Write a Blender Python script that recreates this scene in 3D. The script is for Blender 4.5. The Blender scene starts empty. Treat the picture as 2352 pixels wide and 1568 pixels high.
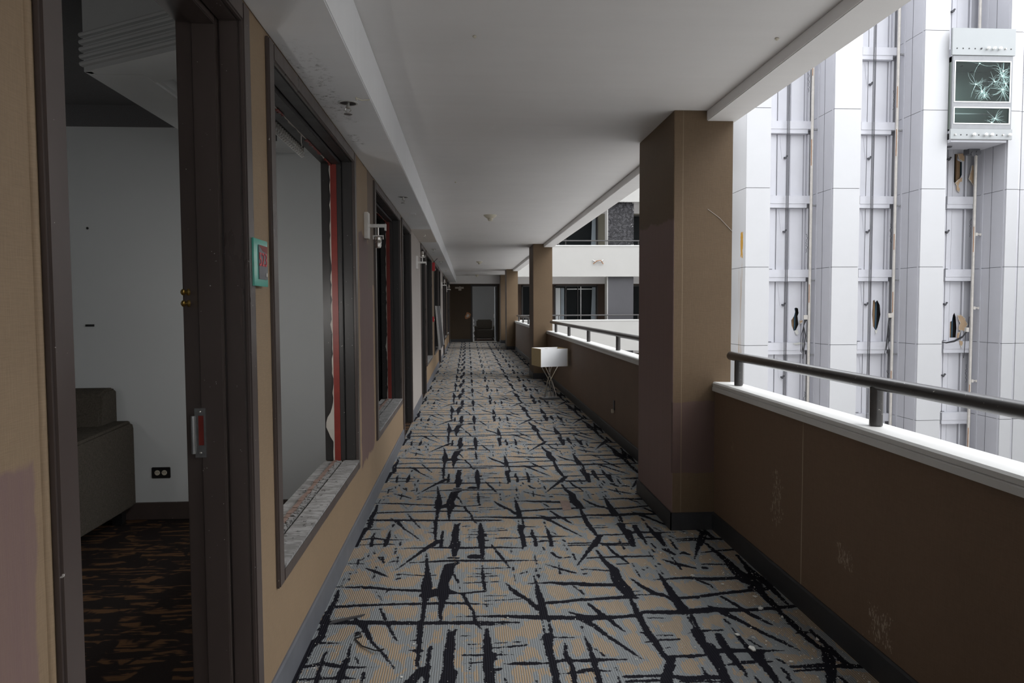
import bpy, bmesh, math, random
import numpy as np
from mathutils import Vector, Matrix
from mathutils.geometry import tessellate_polygon

random.seed(7)
SC = bpy.context.scene
COL = SC.collection
PI = math.pi

# ------------------------------------------------------------------ camera, world, exposure
def make_camera():
    y, p, r = (math.radians(v) for v in (3.61, -2.87, -0.26))
    f = Vector((math.sin(y) * math.cos(p), math.cos(y) * math.cos(p), math.sin(p)))
    R = Vector((math.cos(y), -math.sin(y), 0))
    U = R.cross(f)
    R2 = R * math.cos(r) + U * math.sin(r)
    U2 = -R * math.sin(r) + U * math.cos(r)
    cd = bpy.data.cameras.new('camera')
    cd.sensor_width = 36
    cd.lens = 36 * 1620 / 2352
    cd.clip_start = 0.02
    cd.clip_end = 300
    c = bpy.data.objects.new('camera', cd)
    c.matrix_world = Matrix(((R2.x, U2.x, -f.x, 0), (R2.y, U2.y, -f.y, 0), (R2.z, U2.z, -f.z, 1.36), (0, 0, 0, 1)))
    COL.objects.link(c)
    SC.camera = c
make_camera()

w = bpy.data.worlds.new('overcast_sky')
SC.world = w
w.use_nodes = True
w.node_tree.nodes['Background'].inputs[0].default_value = (0.93, 0.96, 1.0, 1)
w.node_tree.nodes['Background'].inputs[1].default_value = 2.4
sd = bpy.data.lights.new('skylight_sun', 'SUN')
sd.energy = 1.6
sd.angle = math.radians(38)
sd.color = (1.0, .98, .95)
sun = bpy.data.objects.new('skylight_sun', sd)
sun.rotation_euler = Vector((-math.cos(math.radians(50)), .30, -math.sin(math.radians(50)))).to_track_quat('-Z', 'Y').to_euler()
COL.objects.link(sun)
SC.view_settings.view_transform = 'Standard'
SC.view_settings.look = 'None'
SC.view_settings.gamma = 1
SC.view_settings.exposure = 0.68
SC.cycles.use_denoising = True
SC.cycles.max_bounces = 10
SC.cycles.diffuse_bounces = 6
SC.cycles.glossy_bounces = 4
SC.cycles.sample_clamp_indirect = 6

# ------------------------------------------------------------------ materials
def srgb(r, g, b):
    f = lambda c: (c / 255 / 12.92) if c / 255 <= 0.04045 else ((c / 255 + 0.055) / 1.055) ** 2.4
    return (f(r), f(g), f(b), 1)

class NT:
    def __init__(s, name):
        s.m = bpy.data.materials.new(name)
        s.m.use_nodes = True
        s.t = s.m.node_tree
        s.b = s.t.nodes['Principled BSDF']
        s.geo = s.t.nodes.new('ShaderNodeNewGeometry')
        s.pos = s.geo.outputs['Position']
    def n(s, kind, **kw):
        nd = s.t.nodes.new(kind)
        for k, v in kw.items(): setattr(nd, k, v)
        return nd
    def ln(s, a, b): s.t.links.new(a, b)
    def put(s, sock, v):
        if hasattr(v, 'is_output') or hasattr(v, 'node'): s.ln(v, sock)
        else: sock.default_value = v
    def math(s, op, a, b=0.0, c=None, clamp=False):
        nd = s.n('ShaderNodeMath', operation=op, use_clamp=clamp)
        s.put(nd.inputs[0], a); s.put(nd.inputs[1], b)
        if c is not None: s.put(nd.inputs[2], c)
        return nd.outputs[0]
    def scaled(s, sx, sy, sz, src=None):
        nd = s.n('ShaderNodeVectorMath', operation='MULTIPLY')
        s.ln(src or s.pos, nd.inputs[0]); nd.inputs[1].default_value = (sx, sy, sz)
        return nd.outputs[0]
    def noise(s, scale, detail=3, rough=.5, vec=None, dist=0):
        nd = s.n('ShaderNodeTexNoise')
        nd.inputs['Scale'].default_value = scale
        nd.inputs['Detail'].default_value = detail
        nd.inputs['Roughness'].default_value = rough
        nd.inputs['Distortion'].default_value = dist
        s.ln(vec or s.pos, nd.inputs['Vector'])
        return nd.outputs['Fac']
    def step(s, v, lo, hi, a=0.0, b=1.0):
        nd = s.n('ShaderNodeMapRange', interpolation_type='SMOOTHSTEP')
        s.ln(v, nd.inputs[0])
        nd.inputs[1].default_value = lo; nd.inputs[2].default_value = hi
        nd.inputs[3].default_value = a; nd.inputs[4].default_value = b
        return nd.outputs[0]
    def mix(s, f, a, b):
        nd = s.n('ShaderNodeMix', data_type='RGBA')
        s.put(nd.inputs[0], f); s.put(nd.inputs[6], a); s.put(nd.inputs[7], b)
        return nd.outputs[2]
    def mulcol(s, c, f):
        nd = s.n('ShaderNodeMix', data_type='RGBA', blend_type='MULTIPLY')
        nd.inputs[0].default_value = 1
        s.put(nd.inputs[6], c); s.put(nd.inputs[7], f)
        return nd.outputs[2]
    def bump(s, h, strength=.3, dist=.002):
        nd = s.n('ShaderNodeBump')
        nd.inputs['Strength'].default_value = strength
        nd.inputs['Distance'].default_value = dist
        s.ln(h, nd.inputs['Height'])
        s.ln(nd.outputs[0], s.b.inputs['Normal'])
    def box_mask(s, c, h, amp=.25, scale=9, soft=.04, vec=None):
        """1 inside a box of centre c and half size h, with a torn edge"""
        nd = s.n('ShaderNodeVectorMath', operation='SUBTRACT'); s.ln(s.pos, nd.inputs[0]); nd.inputs[1].default_value = c
        ab = s.n('ShaderNodeVectorMath', operation='ABSOLUTE'); s.ln(nd.outputs[0], ab.inputs[0])
        dv = s.n('ShaderNodeVectorMath', operation='DIVIDE'); s.ln(ab.outputs[0], dv.inputs[0]); dv.inputs[1].default_value = h
        sp = s.n('ShaderNodeSeparateXYZ'); s.ln(dv.outputs[0], sp.inputs[0])
        m = s.math('MAXIMUM', s.math('MAXIMUM', sp.outputs[0], sp.outputs[1]), sp.outputs[2])
        nz = s.noise(scale, 4, .6, vec)
        m = s.math('ADD', m, s.math('MULTIPLY', s.math('SUBTRACT', nz, .5), amp))
        return s.step(m, 1 - soft, 1 + soft, 1.0, 0.0)
    def done(s, col, rough=.6, metal=0, spec=None):
        s.put(s.b.inputs['Base Color'], col)
        s.put(s.b.inputs['Roughness'], rough)
        s.b.inputs['Metallic'].default_value = metal
        if spec is not None: s.b.inputs['Specular IOR Level'].default_value = spec
        return s.m

def plain(name, rgb, rough=.6, metal=0, var=.12, scale=6, spec=None, speck=0):
    """paint, metal or plastic with a little tonal variation, wear specks and relief"""
    t = NT(name)
    nz = t.noise(scale, 4, .6)
    f = t.math('MULTIPLY_ADD', nz, var * 2, 1 - var)
    col = t.mulcol(rgb, f)
    if speck:
        sp = t.step(t.noise(90, 3, .6), .70 - speck * .02, .74)
        col = t.mix(sp, col, (.55, .53, .5, 1))
    t.bump(t.noise(60, 3), .08, .001)
    return t.done(col, rough, metal, spec)

def linen(name, rgb, patches=(), scratch=0, rough=.62, spec=.3):
    """brown woven wall covering; patches: (centre, half size, colour, edge amplitude)"""
    t = NT(name)
    # weave: long thin noise in both directions
    wa = t.noise(1, 3, .6, t.scaled(420, 420, 26))
    wb = t.noise(1, 3, .6, t.scaled(26, 26, 420))
    big = t.noise(2.2, 3, .6)
    f = t.math('MULTIPLY_ADD', t.math('ADD', wa, wb), .34, .66)
    f = t.math('MULTIPLY', f, t.math('MULTIPLY_ADD', big, .24, .88))
    col = t.mulcol(rgb, f)
    for c, h, pc, amp in patches:
        soft = .012 if amp > .01 else .2
        m = t.box_mask(c, h, amp, 5 if max(h[0], h[1]) > .15 or amp <= .01 else 34, soft)
        streak = t.noise(1, 3, .6, t.scaled(60, 60, 2))
        m = t.math('MULTIPLY', m, t.math('MULTIPLY_ADD', streak, .5, .66, clamp=True))
        if amp > .01 and max(h[0], h[1]) < .15: m = t.math('MULTIPLY', m, t.step(t.noise(1, 3, .6, t.scaled(95, 95, 40), .8), .50, .58))
        col = t.mix(m, col, pc)
    if scratch:
        s = t.noise(1, 2, .5, t.scaled(34, 34, 12), .6)
        region = t.step(t.noise(2.0, 2), .52, .68)
        m = t.math('MULTIPLY', t.step(s, .735, .765), region)
        col = t.mix(t.math('MULTIPLY', m, scratch), col, (.30, .25, .2, 1))
    t.bump(t.math('ADD', wa, wb), .35, .0012)
    return t.done(col, rough, 0, spec)

MAUVE = (.125, .078, .072, 1)
BROWN = (.255, .180, .112, 1)
DBROWN = (.150, .098, .064, 1)
M = {}
M['wall_brown'] = linen('woven_brown_wallcovering', BROWN, [
    ((-.66, 4.70, 1.08), (.1, .30, .72), MAUVE, .35), ((-.66, 4.95, 1.9), (.1, .16, .4), (.13, .095, .07, 1), .3),
    ((-.66, .80, .62), (.1, .30, .50), (.20, .13, .115, 1), .22)], .25)
M['wall_pale'] = plain('pale_beige_wall_paint', (.36, .325, .30, 1), .7, var=.06, scale=3)
M['pillar'] = linen('pillar_woven_wallcovering', (.130, .088, .052, 1), [
    ((1.225, 4.56, .93), (.004, .6, .95), (.20, .135, .125, 1), .10),
    ((1.38, 4.144, .56), (.17, .02, .22), (.11, .07, .062, 1), .28),
    ((1.28, 4.144, 1.3), (.0022, .02, 1.3), (.21, .155, .10, 1), .0)], .1)
M['parapet_in'] = linen('parapet_woven_wallcovering', DBROWN, [
    ((1.484, 3.02, .43), (.02, .0035, .38), (.35, .29, .22, 1), .0),
    ((1.484, 2.66, .36), (.04, .045, .035), (.33, .27, .21, 1), 3.2),
    ((1.484, 3.27, .42), (.04, .045, .10), (.30, .25, .19, 1), 4.4),
    ((1.484, 3.85, .57), (.04, .018, .035), (.20, .14, .09, 1), 1.6),
    ((1.484, 2.42, .20), (.04, .06, .05), (.33, .27, .21, 1), 4.2)], .5)

M['far_brown'] = linen('dark_brown_balcony_wallcovering', (.060, .038, .026, 1))

def gloss_frame(name, rgb, rough=.27):
    t = NT(name)
    nz = t.noise(7, 4, .6, t.scaled(1, 1, .25))
    f = t.math('MULTIPLY_ADD', nz, .5, .75)
    col = t.mulcol(rgb, f)
    sp = t.step(t.noise(70, 2, .7), .735, .76)
    scr = t.step(t.noise(1, 2, .5, t.scaled(90, 90, 6)), .73, .8)
    col = t.mix(t.math('MULTIPLY', sp, .8), col, (.62, .6, .57, 1))
    col = t.mix(t.math('MULTIPLY', scr, .35), col, (.16, .12, .10, 1))
    t.bump(t.noise(40, 3), .12, .001)
    return t.done(col, t.math('MULTIPLY_ADD', nz, .3, rough - .1), 0, .5)
M['frame'] = gloss_frame('dark_brown_gloss_paint', (.072, .055, .050, 1))
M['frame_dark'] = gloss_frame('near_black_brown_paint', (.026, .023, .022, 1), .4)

def ceiling_mat(name, rgb, mould=False):
    t = NT(name)
    a = t.noise(1.2, 4, .6)
    b = t.noise(1, 3, .5, t.scaled(1.5, 14, 5))
    f = t.math('MULTIPLY_ADD', a, .12, .92)
    f = t.math('MULTIPLY', f, t.math('MULTIPLY_ADD', b, .06, .97))
    col = t.mulcol(rgb, f)
    if mould:
        m1 = t.box_mask((-.60, 3.1, 2.27), (.06, .45, .1), 1.2, 6, .4)
        m2 = t.box_mask((-.60, 3.95, 2.27), (.03, .12, .1), .9, 7, .3)
        spots = t.step(t.noise(38, 6, .8), .52, .66)
        m = t.math('MULTIPLY', t.math('MAXIMUM', m1, m2), spots)
        col = t.mix(t.math('MULTIPLY', m, .75), col, (.16, .155, .15, 1))
    t.bump(t.noise(25, 4), .05, .002)
    return t.done(col, .75, 0, .25)
M['ceil'] = ceiling_mat('white_ceiling_paint', (.80, .785, .78, 1))
M['soffit'] = ceiling_mat('white_soffit_paint', (.84, .85, .87, 1), True)
M['cap'] = plain('white_cap_paint', (.56, .56, .55, 1), .45, var=.08, scale=12, speck=1)
M['base_grey'] = plain('grey_vinyl_base', (.115, .12, .135, 1), .5, var=.25, scale=9)
M['base_black'] = plain('black_vinyl_base', (.026, .027, .030, 1), .45, var=.3, scale=20)
M['rail'] = plain('dark_grey_metal_paint', (.045, .042, .042, 1), .3, 0, .3, 20, .6, 1)
M['chrome'] = plain('brushed_nickel', (.62, .60, .57, 1), .28, 1, .15, 30)
M['brass'] = plain('worn_brass', (.62, .42, .13, 1), .3, 1, .2, 60)
M['steel'] = plain('scratched_steel', (.42, .42, .42, 1), .35, 1, .35, 60)
M['black'] = plain('black_plastic', (.012, .012, .013, 1), .4, 0, .2, 30)
M['white_plastic'] = plain('ivory_plastic', (.62, .58, .48, 1), .4, 0, .08, 30)
M['red'] = plain('dark_red_primer', (.20, .022, .014, 1), .45, 0, .35, 12)
M['redp'] = plain('red_enamel', (.52, .02, .03, 1), .35, 0, .15, 20)
M['cream'] = plain('torn_cream_paper', (.50, .47, .42, 1), .8, 0, .1, 20)
M['rust'] = plain('rusty_paint', (.30, .14, .06, 1), .7, 0, .4, 20)
M['room_grey'] = plain('grey_room_wall_paint', (.62, .645, .655, 1), .7, 0, .04, 2)
M['room_dim'] = plain('mid_grey_wall_paint', (.20, .205, .205, 1), .7, 0, .04, 2)
M['room_cornice'] = plain('grey_white_moulding', (.62, .64, .645, 1), .6, 0, .06, 5)
def popcorn():
    t = NT('popcorn_ceiling')
    n = t.noise(120, 4, .7)
    t.bump(n, .9, .006)
    return t.done(t.mulcol((.17, .17, .175, 1), t.math('MULTIPLY_ADD', n, .5, .75)), .9, 0, .1)
M['popcorn'] = popcorn()
def sofa_mat():
    t = NT('charcoal_tweed')
    a = t.noise(1, 3, .7, t.scaled(60, 60, 420)); b = t.noise(1, 3, .7, t.scaled(300, 300, 40))
    f = t.math('MULTIPLY_ADD', t.math('ADD', a, b), 1.6, -.6)
    t.bump(t.math('ADD', a, b), .5, .003)
    return t.done(t.mulcol((.085, .075, .062, 1), f), .9, 0, .1)
M['tweed'] = sofa_mat()
def dusty():
    t = NT('dusty_sill_paint')
    n = t.noise(14, 5, .65, t.scaled(1, 3.0, 1)); d = t.step(t.noise(26, 4, .7, t.scaled(1, .5, 1)), .60, .68)
    col = t.mix(t.step(n, .42, .62), (.19, .185, .18, 1), (.31, .305, .30, 1))
    col = t.mix(t.math('MULTIPLY', d, .8), col, (.045, .04, .036, 1))
    t.bump(n, .4, .004)
    return t.done(col, .85, 0, .2)
M['dusty'] = dusty()
M['rubble'] = plain('grey_rubble', (.25, .245, .24, 1), .9, 0, .5, 60)
M['wood'] = plain('torn_brown_wood', (.20, .135, .11, 1), .8, 0, .5, 30)
M['green_glass'] = plain('green_glass_plate', (.045, .33, .25, 1), .12, 0, .05, 5, .8)
M['plate_dark'] = plain('number_plate_panel', (.075, .072, .085, 1), .3, 0, .1, 8)
M['white_panel'] = plain('white_cladding', (.425, .427, .443, 1), .5, 0, .03, 1.2)
def grime_panel():
    t = NT('white_cladding_with_rust_run')
    m = t.box_mask((9.47, 24.0, .5), (.3, .16, 2.0), .8, 2.5, .25)
    st = t.noise(1, 4, .6, t.scaled(9, 9, .5))
    f = t.math('MULTIPLY', m, t.step(st, .47, .66))
    col = t.mix(t.math('MULTIPLY', f, .8), (.60, .60, .62, 1), (.42, .27, .13, 1))
    m2 = t.box_mask((9.47, 23.93, 3.4), (.3, .10, .42), 1.7, 4.5, .03)
    col = t.mix(m2, col, (.55, .30, .05, 1))
    return t.done(col, .5, 0, .3)
M['grime_panel'] = grime_panel()
M['ground'] = plain('pale_atrium_floor', (.6, .59, .57, 1), .6, 0, .05, .5)
M['shaft'] = plain('grey_shaft_paint', (.46, .46, .495, 1), .6, 0, .06, 1.5)
M['shaft_door'] = plain('grey_landing_door_paint', (.66, .66, .70, 1), .5, 0, .06, 1.5, None)
M['shaft_beam'] = plain('pale_grey_beam_paint', (.64, .64, .68, 1), .55, 0, .07, 3)
M['joint'] = plain('dark_joint', (.10, .10, .11, 1), .8)
M['guide'] = plain('dirty_white_rail_paint', (.55, .52, .48, 1), .6, 0, .25, 6)
M['gypsum'] = plain('torn_tan_gypsum', (.52, .37, .24, 1), .9, 0, .15, 6)
M['teal'] = plain('teal_insulation', (.06, .12, .17, 1), .7, 0, .2, 5)
M['timber'] = plain('raw_timber', (.28, .18, .10, 1), .8, 0, .2, 5)
M['cable'] = plain('black_cable', (.022, .022, .026, 1), .5)
M['balcony'] = plain('offwhite_balcony_paint', (.40, .393, .38, 1), .6, 0, .05, 1.5)
M['bal_cap'] = plain('white_balcony_cap', (.66, .66, .65, 1), .5, 0, .03, 2)
M['dark_glass'] = plain('dark_window_glass', (.006, .008, .009, 1), .25, 0, .1, 2, .08)
M['end_shaded_brown'] = linen('shaded_end_wallcovering', (.050, .034, .020, 1))  # brown darkened to stand for the dim far end of the corridor
M['curtain'] = plain('pale_curtain', (.26, .30, .33, 1), .8, 0, .1, 3)
M['conc_dark'] = plain('dark_grey_column_paint', (.058, .057, .064, 1), .6, 0, .1, 2)
def peeling():
    t = NT('peeling_dark_grey_paint')
    n = t.noise(5.5, 4, .6, None, .4)
    rid = t.math('ABSOLUTE', t.math('SUBTRACT', n, .5))
    t.bump(t.math('ADD', t.step(rid, 0, .06, 1.0, 0.0), t.noise(14, 4, .7)), 1.0, .06)
    m = t.step(t.noise(3.4, 4, .6), .72, .73)
    edge = t.step(t.noise(4.6, 3, .6), .62, .63)
    sp = t.n('ShaderNodeSeparateXYZ'); t.ln(t.pos, sp.inputs[0])
    left = t.step(t.math('ABSOLUTE', t.math('SUBTRACT', sp.outputs[0], 5.57)), .26, .4)
    f = t.math('MAXIMUM', m, t.math('MULTIPLY', edge, left))
    return t.done(t.mix(f, (.055, .054, .06, 1), (.55, .55, .54, 1)), .5, 0, .4)
M['peeling'] = peeling()
M['cab_skin'] = plain('pale_blue_grey_enamel', (.27, .284, .29, 1), .35, 0, .04, 2)
M['cab_frame'] = plain('satin_aluminium', (.20, .205, .215, 1), .4, 0, .15, 6)
M['cab_trim'] = plain('white_glazing_bead', (.82, .84, .85, 1), .4)
M['bulb'] = plain('frosted_white_bulb', (.85, .85, .84, 1), .25)
M['crack'] = plain('crushed_glass_white', (.55, .80, .76, 1), .4)
M['cab_in'] = plain('cab_wall_grey_green', (.16, .19, .17, 1), .4, 0, .15, 2)
M['shade_w'] = plain('white_lamp_fabric', (.90, .92, .95, 1), .8, 0, .03, 8)
M['shade_b'] = plain('beige_lamp_fabric', (.46, .36, .20, 1), .8, 0, .08, 8)  # beige for the two side faces of the shade
M['litter'] = plain('white_paint_flakes', (.66, .66, .62, 1), .5, 0, .3, 80)
M['sensor'] = plain('cream_smoke_detector', (.58, .54, .44, 1), .5)
M['panel_grey'] = plain('grey_laminate', (.06, .06, .065, 1), .4, 0, .15, 4)
M['patch'] = plain('pale_patch', (.42, .38, .33, 1), .7, 0, .2, 30)
def glow(s=12):
    t = NT('fill_lamp_glow')  # emission for the added fill lamps
    t.b.inputs['Emission Color'].default_value = (1, .97, .93, 1); t.b.inputs['Emission Strength'].default_value = s
    return t.done((.8, .8, .78, 1), .8)
M['glow'] = glow(13)
M['glow2'] = glow(8.5)
def glassm():
    t = NT('smoky_cab_glass')
    t.b.inputs['Transmission Weight'].default_value = 1
    t.b.inputs['IOR'].default_value = 1.2
    return t.done(t.mulcol((.62, .72, .70, 1), t.math('MULTIPLY_ADD', t.noise(2), .1, .95)), .03)
M['glass'] = glassm()

# corridor carpet: black figure from a signed distance stored on the mesh, ribbed tan and grey ground
def carpet():
    t = NT('corridor_loop_carpet')
    at = t.n('ShaderNodeAttribute', attribute_name='figure')
    d = at.outputs['Fac']
    e1 = t.math('MULTIPLY', t.math('SUBTRACT', t.noise(120, 3, .7), .5), .016)
    e2 = t.math('MULTIPLY', t.math('SUBTRACT', t.noise(30, 2, .6), .47), .020)
    d2 = t.math('ADD', d, t.math('ADD', e1, e2))
    black = t.step(d2, -.0010, .0010, 1.0, 0.0)
    sp = t.n('ShaderNodeSeparateXYZ'); t.ln(t.pos, sp.inputs[0])
    rib = t.math('SINE', t.math('MULTIPLY', t.math('ADD', sp.outputs[0], t.math('MULTIPLY', t.noise(8, 2), .008)), 2 * PI / .0092))
    blotch = t.noise(1, 4, .65, t.scaled(17, 5, 1), .3)
    inner = t.step(t.math('ADD', d, t.math('MULTIPLY', t.math('SUBTRACT', blotch, .525), .20)), .014, .021)
    gate = t.step(rib, -.6, .5)
    tanm = t.math('MULTIPLY', inner, t.math('MULTIPLY_ADD', gate, .75, .22))
    fuzz = t.noise(260, 3, .75)
    grey = t.mulcol((.225, .242, .252, 1), t.math('MULTIPLY_ADD', fuzz, 1.1, .45))
    tan = t.mulcol((.375, .265, .158, 1), t.math('MULTIPLY_ADD', fuzz, .9, .55))
    col = t.mix(tanm, grey, tan)
    dirt = t.step(t.noise(1.6, 4, .6), .4, .75)
    col = t.mix(t.math('MULTIPLY', dirt, .14), col, (.16, .14, .12, 1))
    col = t.mix(black, col, t.mulcol((.012, .012, .017, 1), t.math('MULTIPLY_ADD', fuzz, 1.2, .4)))
    h = t.math('ADD', t.math('MULTIPLY', rib, .35), fuzz)
    t.bump(h, .8, .003)
    return t.done(col, .95, 0, .1)
M['carpet'] = carpet()
def room_carpet():
    t = NT('brown_room_carpet')
    a = t.noise(1, 3, .55, t.scaled(4, 26, 1), .5); b = t.noise(1, 2, .5, t.scaled(8, 8, 1), .6)
    f = t.math('MULTIPLY', t.step(a, .50, .56), t.step(b, .44, .5))
    col = t.mix(f, (.022, .017, .016, 1), (.12, .064, .032, 1))
    fz = t.noise(300, 3, .7)
    t.bump(fz, .7, .004)
    return t.done(t.mulcol(col, t.math('MULTIPLY_ADD', fz, 1.0, .5)), .95, 0, .1)
M['room_carpet'] = room_carpet()

# ------------------------------------------------------------------ mesh helpers
class MB:
    def __init__(s): s.v = []; s.f = []
    def box(s, x0, x1, y0, y1, z0, z1):
        n = len(s.v)
        s.v += [(x0,y0,z0),(x1,y0,z0),(x1,y1,z0),(x0,y1,z0),(x0,y0,z1),(x1,y0,z1),(x1,y1,z1),(x0,y1,z1)]
        s.f += [tuple(n + i for i in q) for q in ((0,3,2,1),(4,5,6,7),(0,1,5,4),(1,2,6,5),(2,3,7,6),(3,0,4,7))]
        return s
    def tube(s, pts, r, seg=10, close=True):
        pts = [Vector(p) for p in pts]
        rs = r if isinstance(r, (list, tuple)) else [r] * len(pts)
        rings = []
        up = None
        for i, p in enumerate(pts):
            d = (pts[min(i+1, len(pts)-1)] - pts[max(i-1, 0)]).normalized()
            if up is None or abs(up.dot(d)) > .95:
                up = Vector((0,0,1)) if abs(d.z) < .9 else Vector((1,0,0))
            a = d.cross(up).normalized(); b = d.cross(a).normalized()
            n = len(s.v)
            for k in range(seg):
                t = 2*PI*k/seg
                s.v.append(tuple(p + (a*math.cos(t) + b*math.sin(t))*rs[i]))
            rings.append(n)
        for i in range(len(rings)-1):
            A, B = rings[i], rings[i+1]
            for k in range(seg):
                k2 = (k+1) % seg
                s.f.append((A+k, A+k2, B+k2, B+k))
        if close:
            s.f.append(tuple(rings[0]+k for k in range(seg))[::-1]); s.f.append(tuple(rings[-1]+k for k in range(seg)))
        return s
    def prism(s, poly, axis, a0, a1, holes=()):
        """2-D outline extruded along axis 'x','y' or 'z' between a0 and a1 (outline in the other two axes)"""
        loops = [poly] + list(holes)
        mk = {'x': lambda p, a: (a, p[0], p[1]), 'y': lambda p, a: (p[0], a, p[1]), 'z': lambda p, a: (p[0], p[1], a)}[axis]
        flat = [p for l in loops for p in l]
        tris = tessellate_polygon([[Vector((p[0], p[1], 0)) for p in l] for l in loops])
        n = len(s.v); N = len(flat)
        s.v += [mk(p, a0) for p in flat] + [mk(p, a1) for p in flat]
        for t in tris:
            s.f.append(tuple(n + i for i in t)); s.f.append(tuple(n + N + i for i in reversed(t)))
        o = 0
        for l in loops:
            for i in range(len(l)):
                j = (i+1) % len(l)
                s.f.append((n+o+i, n+o+j, n+N+o+j, n+N+o+i))
            o += len(l)
        return s
    def lathe(s, prof, c, seg=24, axis='z'):
        rings = []
        for r, h in prof:
            n = len(s.v); rings.append(n)
            for k in range(seg):
                t = 2*PI*k/seg
                a, b = r*math.cos(t), r*math.sin(t)
                s.v.append({'z': (c[0]+a, c[1]+b, c[2]+h), 'x': (c[0]+h, c[1]+a, c[2]+b), 'y': (c[0]+a, c[1]+h, c[2]+b)}[axis])
        for i in range(len(rings)-1):
            A, B = rings[i], rings[i+1]
            for k in range(seg):
                k2 = (k+1) % seg
                s.f.append((A+k, A+k2, B+k2, B+k))
        if prof[0][0] > 1e-6: s.f.append(tuple(rings[0]+k for k in range(seg))[::-1])
        if prof[-1][0] > 1e-6: s.f.append(tuple(rings[-1]+k for k in range(seg)))
        return s
    def build(s, name, mat, parent=None, bevel=0, smooth=False, at=None):
        off = Vector((0,0,0))
        if parent is not None: off = Vector(parent.get('_o', (0,0,0)))
        if at is not None: off = Vector(at)
        me = bpy.data.meshes.new(name)
        me.from_pydata([tuple(Vector(p) - off) for p in s.v], [], s.f)
        bm = bmesh.new(); bm.from_mesh(me)
        bmesh.ops.recalc_face_normals(bm, faces=bm.faces)
        if bevel:
            es = [e for e in bm.edges if len(e.link_faces) == 2 and e.calc_face_angle(0) > .5]
            bmesh.ops.bevel(bm, geom=es, offset=bevel, segments=2, affect='EDGES', clamp_overlap=True)
        bm.to_mesh(me); bm.free()
        me.materials.append(M[mat] if isinstance(mat, str) else mat)
        if smooth:
            me.shade_smooth()
            try: me.set_sharp_from_angle(angle=.7)
            except Exception: pass
        o = bpy.data.objects.new(name, me)
        COL.objects.link(o)
        if parent is not None:
            o.parent = parent
            if '_o' not in parent: pass
            o['_o'] = tuple(off)
        else:
            o.location = off
            o['_o'] = tuple(off)
        return o

def tag(o, label=None, cat=None, group=None, kind=None):
    if label: o['label'] = label
    if cat: o['category'] = cat
    if group: o['group'] = group
    if kind: o['kind'] = kind
    return o
def struct(o, label=None): return tag(o, label, None, None, 'structure')
def thing(name, loc, label, cat=None, group=None, kind=None):
    o = bpy.data.objects.new(name, None)
    o.empty_display_size = .1
    o.location = loc; o['_o'] = tuple(loc)
    COL.objects.link(o)
    return tag(o, label, cat, group, kind)
def B(*a): return MB().box(*a)
def copy_tree(root, loc, label=None):
    r = root.copy(); COL.objects.link(r); r.location = loc
    if label: r['label'] = label
    for ch in [c for c in bpy.data.objects if c.parent == root]:
        c2 = ch.copy(); COL.objects.link(c2); c2.parent = r
        for g in [c for c in bpy.data.objects if c.parent == ch]:
            g2 = g.copy(); COL.objects.link(g2); g2.parent = c2
    return r
def ragged(a0, a1, base, w, n, seed, tips=()):
    """ragged strip outline: straight side at base, torn side at base + w*random (in plane a/base)"""
    r = random.Random(seed)
    edge = []
    for i in range(n+1):
        a = a0 + (a1-a0)*i/n
        ww = w * (.25 + .75*r.random()) if r.random() < .8 else w*.08
        for (c, hw, tw) in tips:
            ww = ww + tw*math.exp(-((a-c)/hw)**2)
        edge.append((a, base + ww))
    return [(a0, base)] + edge + [(a1, base)]
# ------------------------------------------------------------------ corridor shell
XL, XI = -.66, -.84          # corridor face and room face of the left wall
XP = 1.484                   # corridor face of the parapets
BAY = 8.95
# openings: (clear y0, clear y1, is door)
OPEN = []
for b in (-1, 0, 1, 2):
    o = b * BAY
    OPEN += [(1.206+o, 2.15+o, True), (2.48+o, 4.18+o, False), (5.15+o, 6.97+o, False), (7.25+o, 8.29+o, True)]
OPEN = [q for q in OPEN if q[0] > -7]
HEAD, SILL = 2.195, .457

def left_wall():
    m = MB()
    y = -8.0
    for y0, y1, door in OPEN:
        m.box(XI, XL, y, y0-.03, 0, 2.62)
        m.box(XI, XL, y0-.03, y1+.03, HEAD+.03, 2.62)
        if not door: m.box(XI, XL, y0-.03, y1+.03, 0, SILL-.03)
        y = y1+.03
    m.box(XI, XL, y, 27.0, 0, 2.62)
    return m
struct(left_wall().build('wall_left', 'wall_brown'), 'brown woven-covered corridor wall with the room doors and windows')

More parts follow.
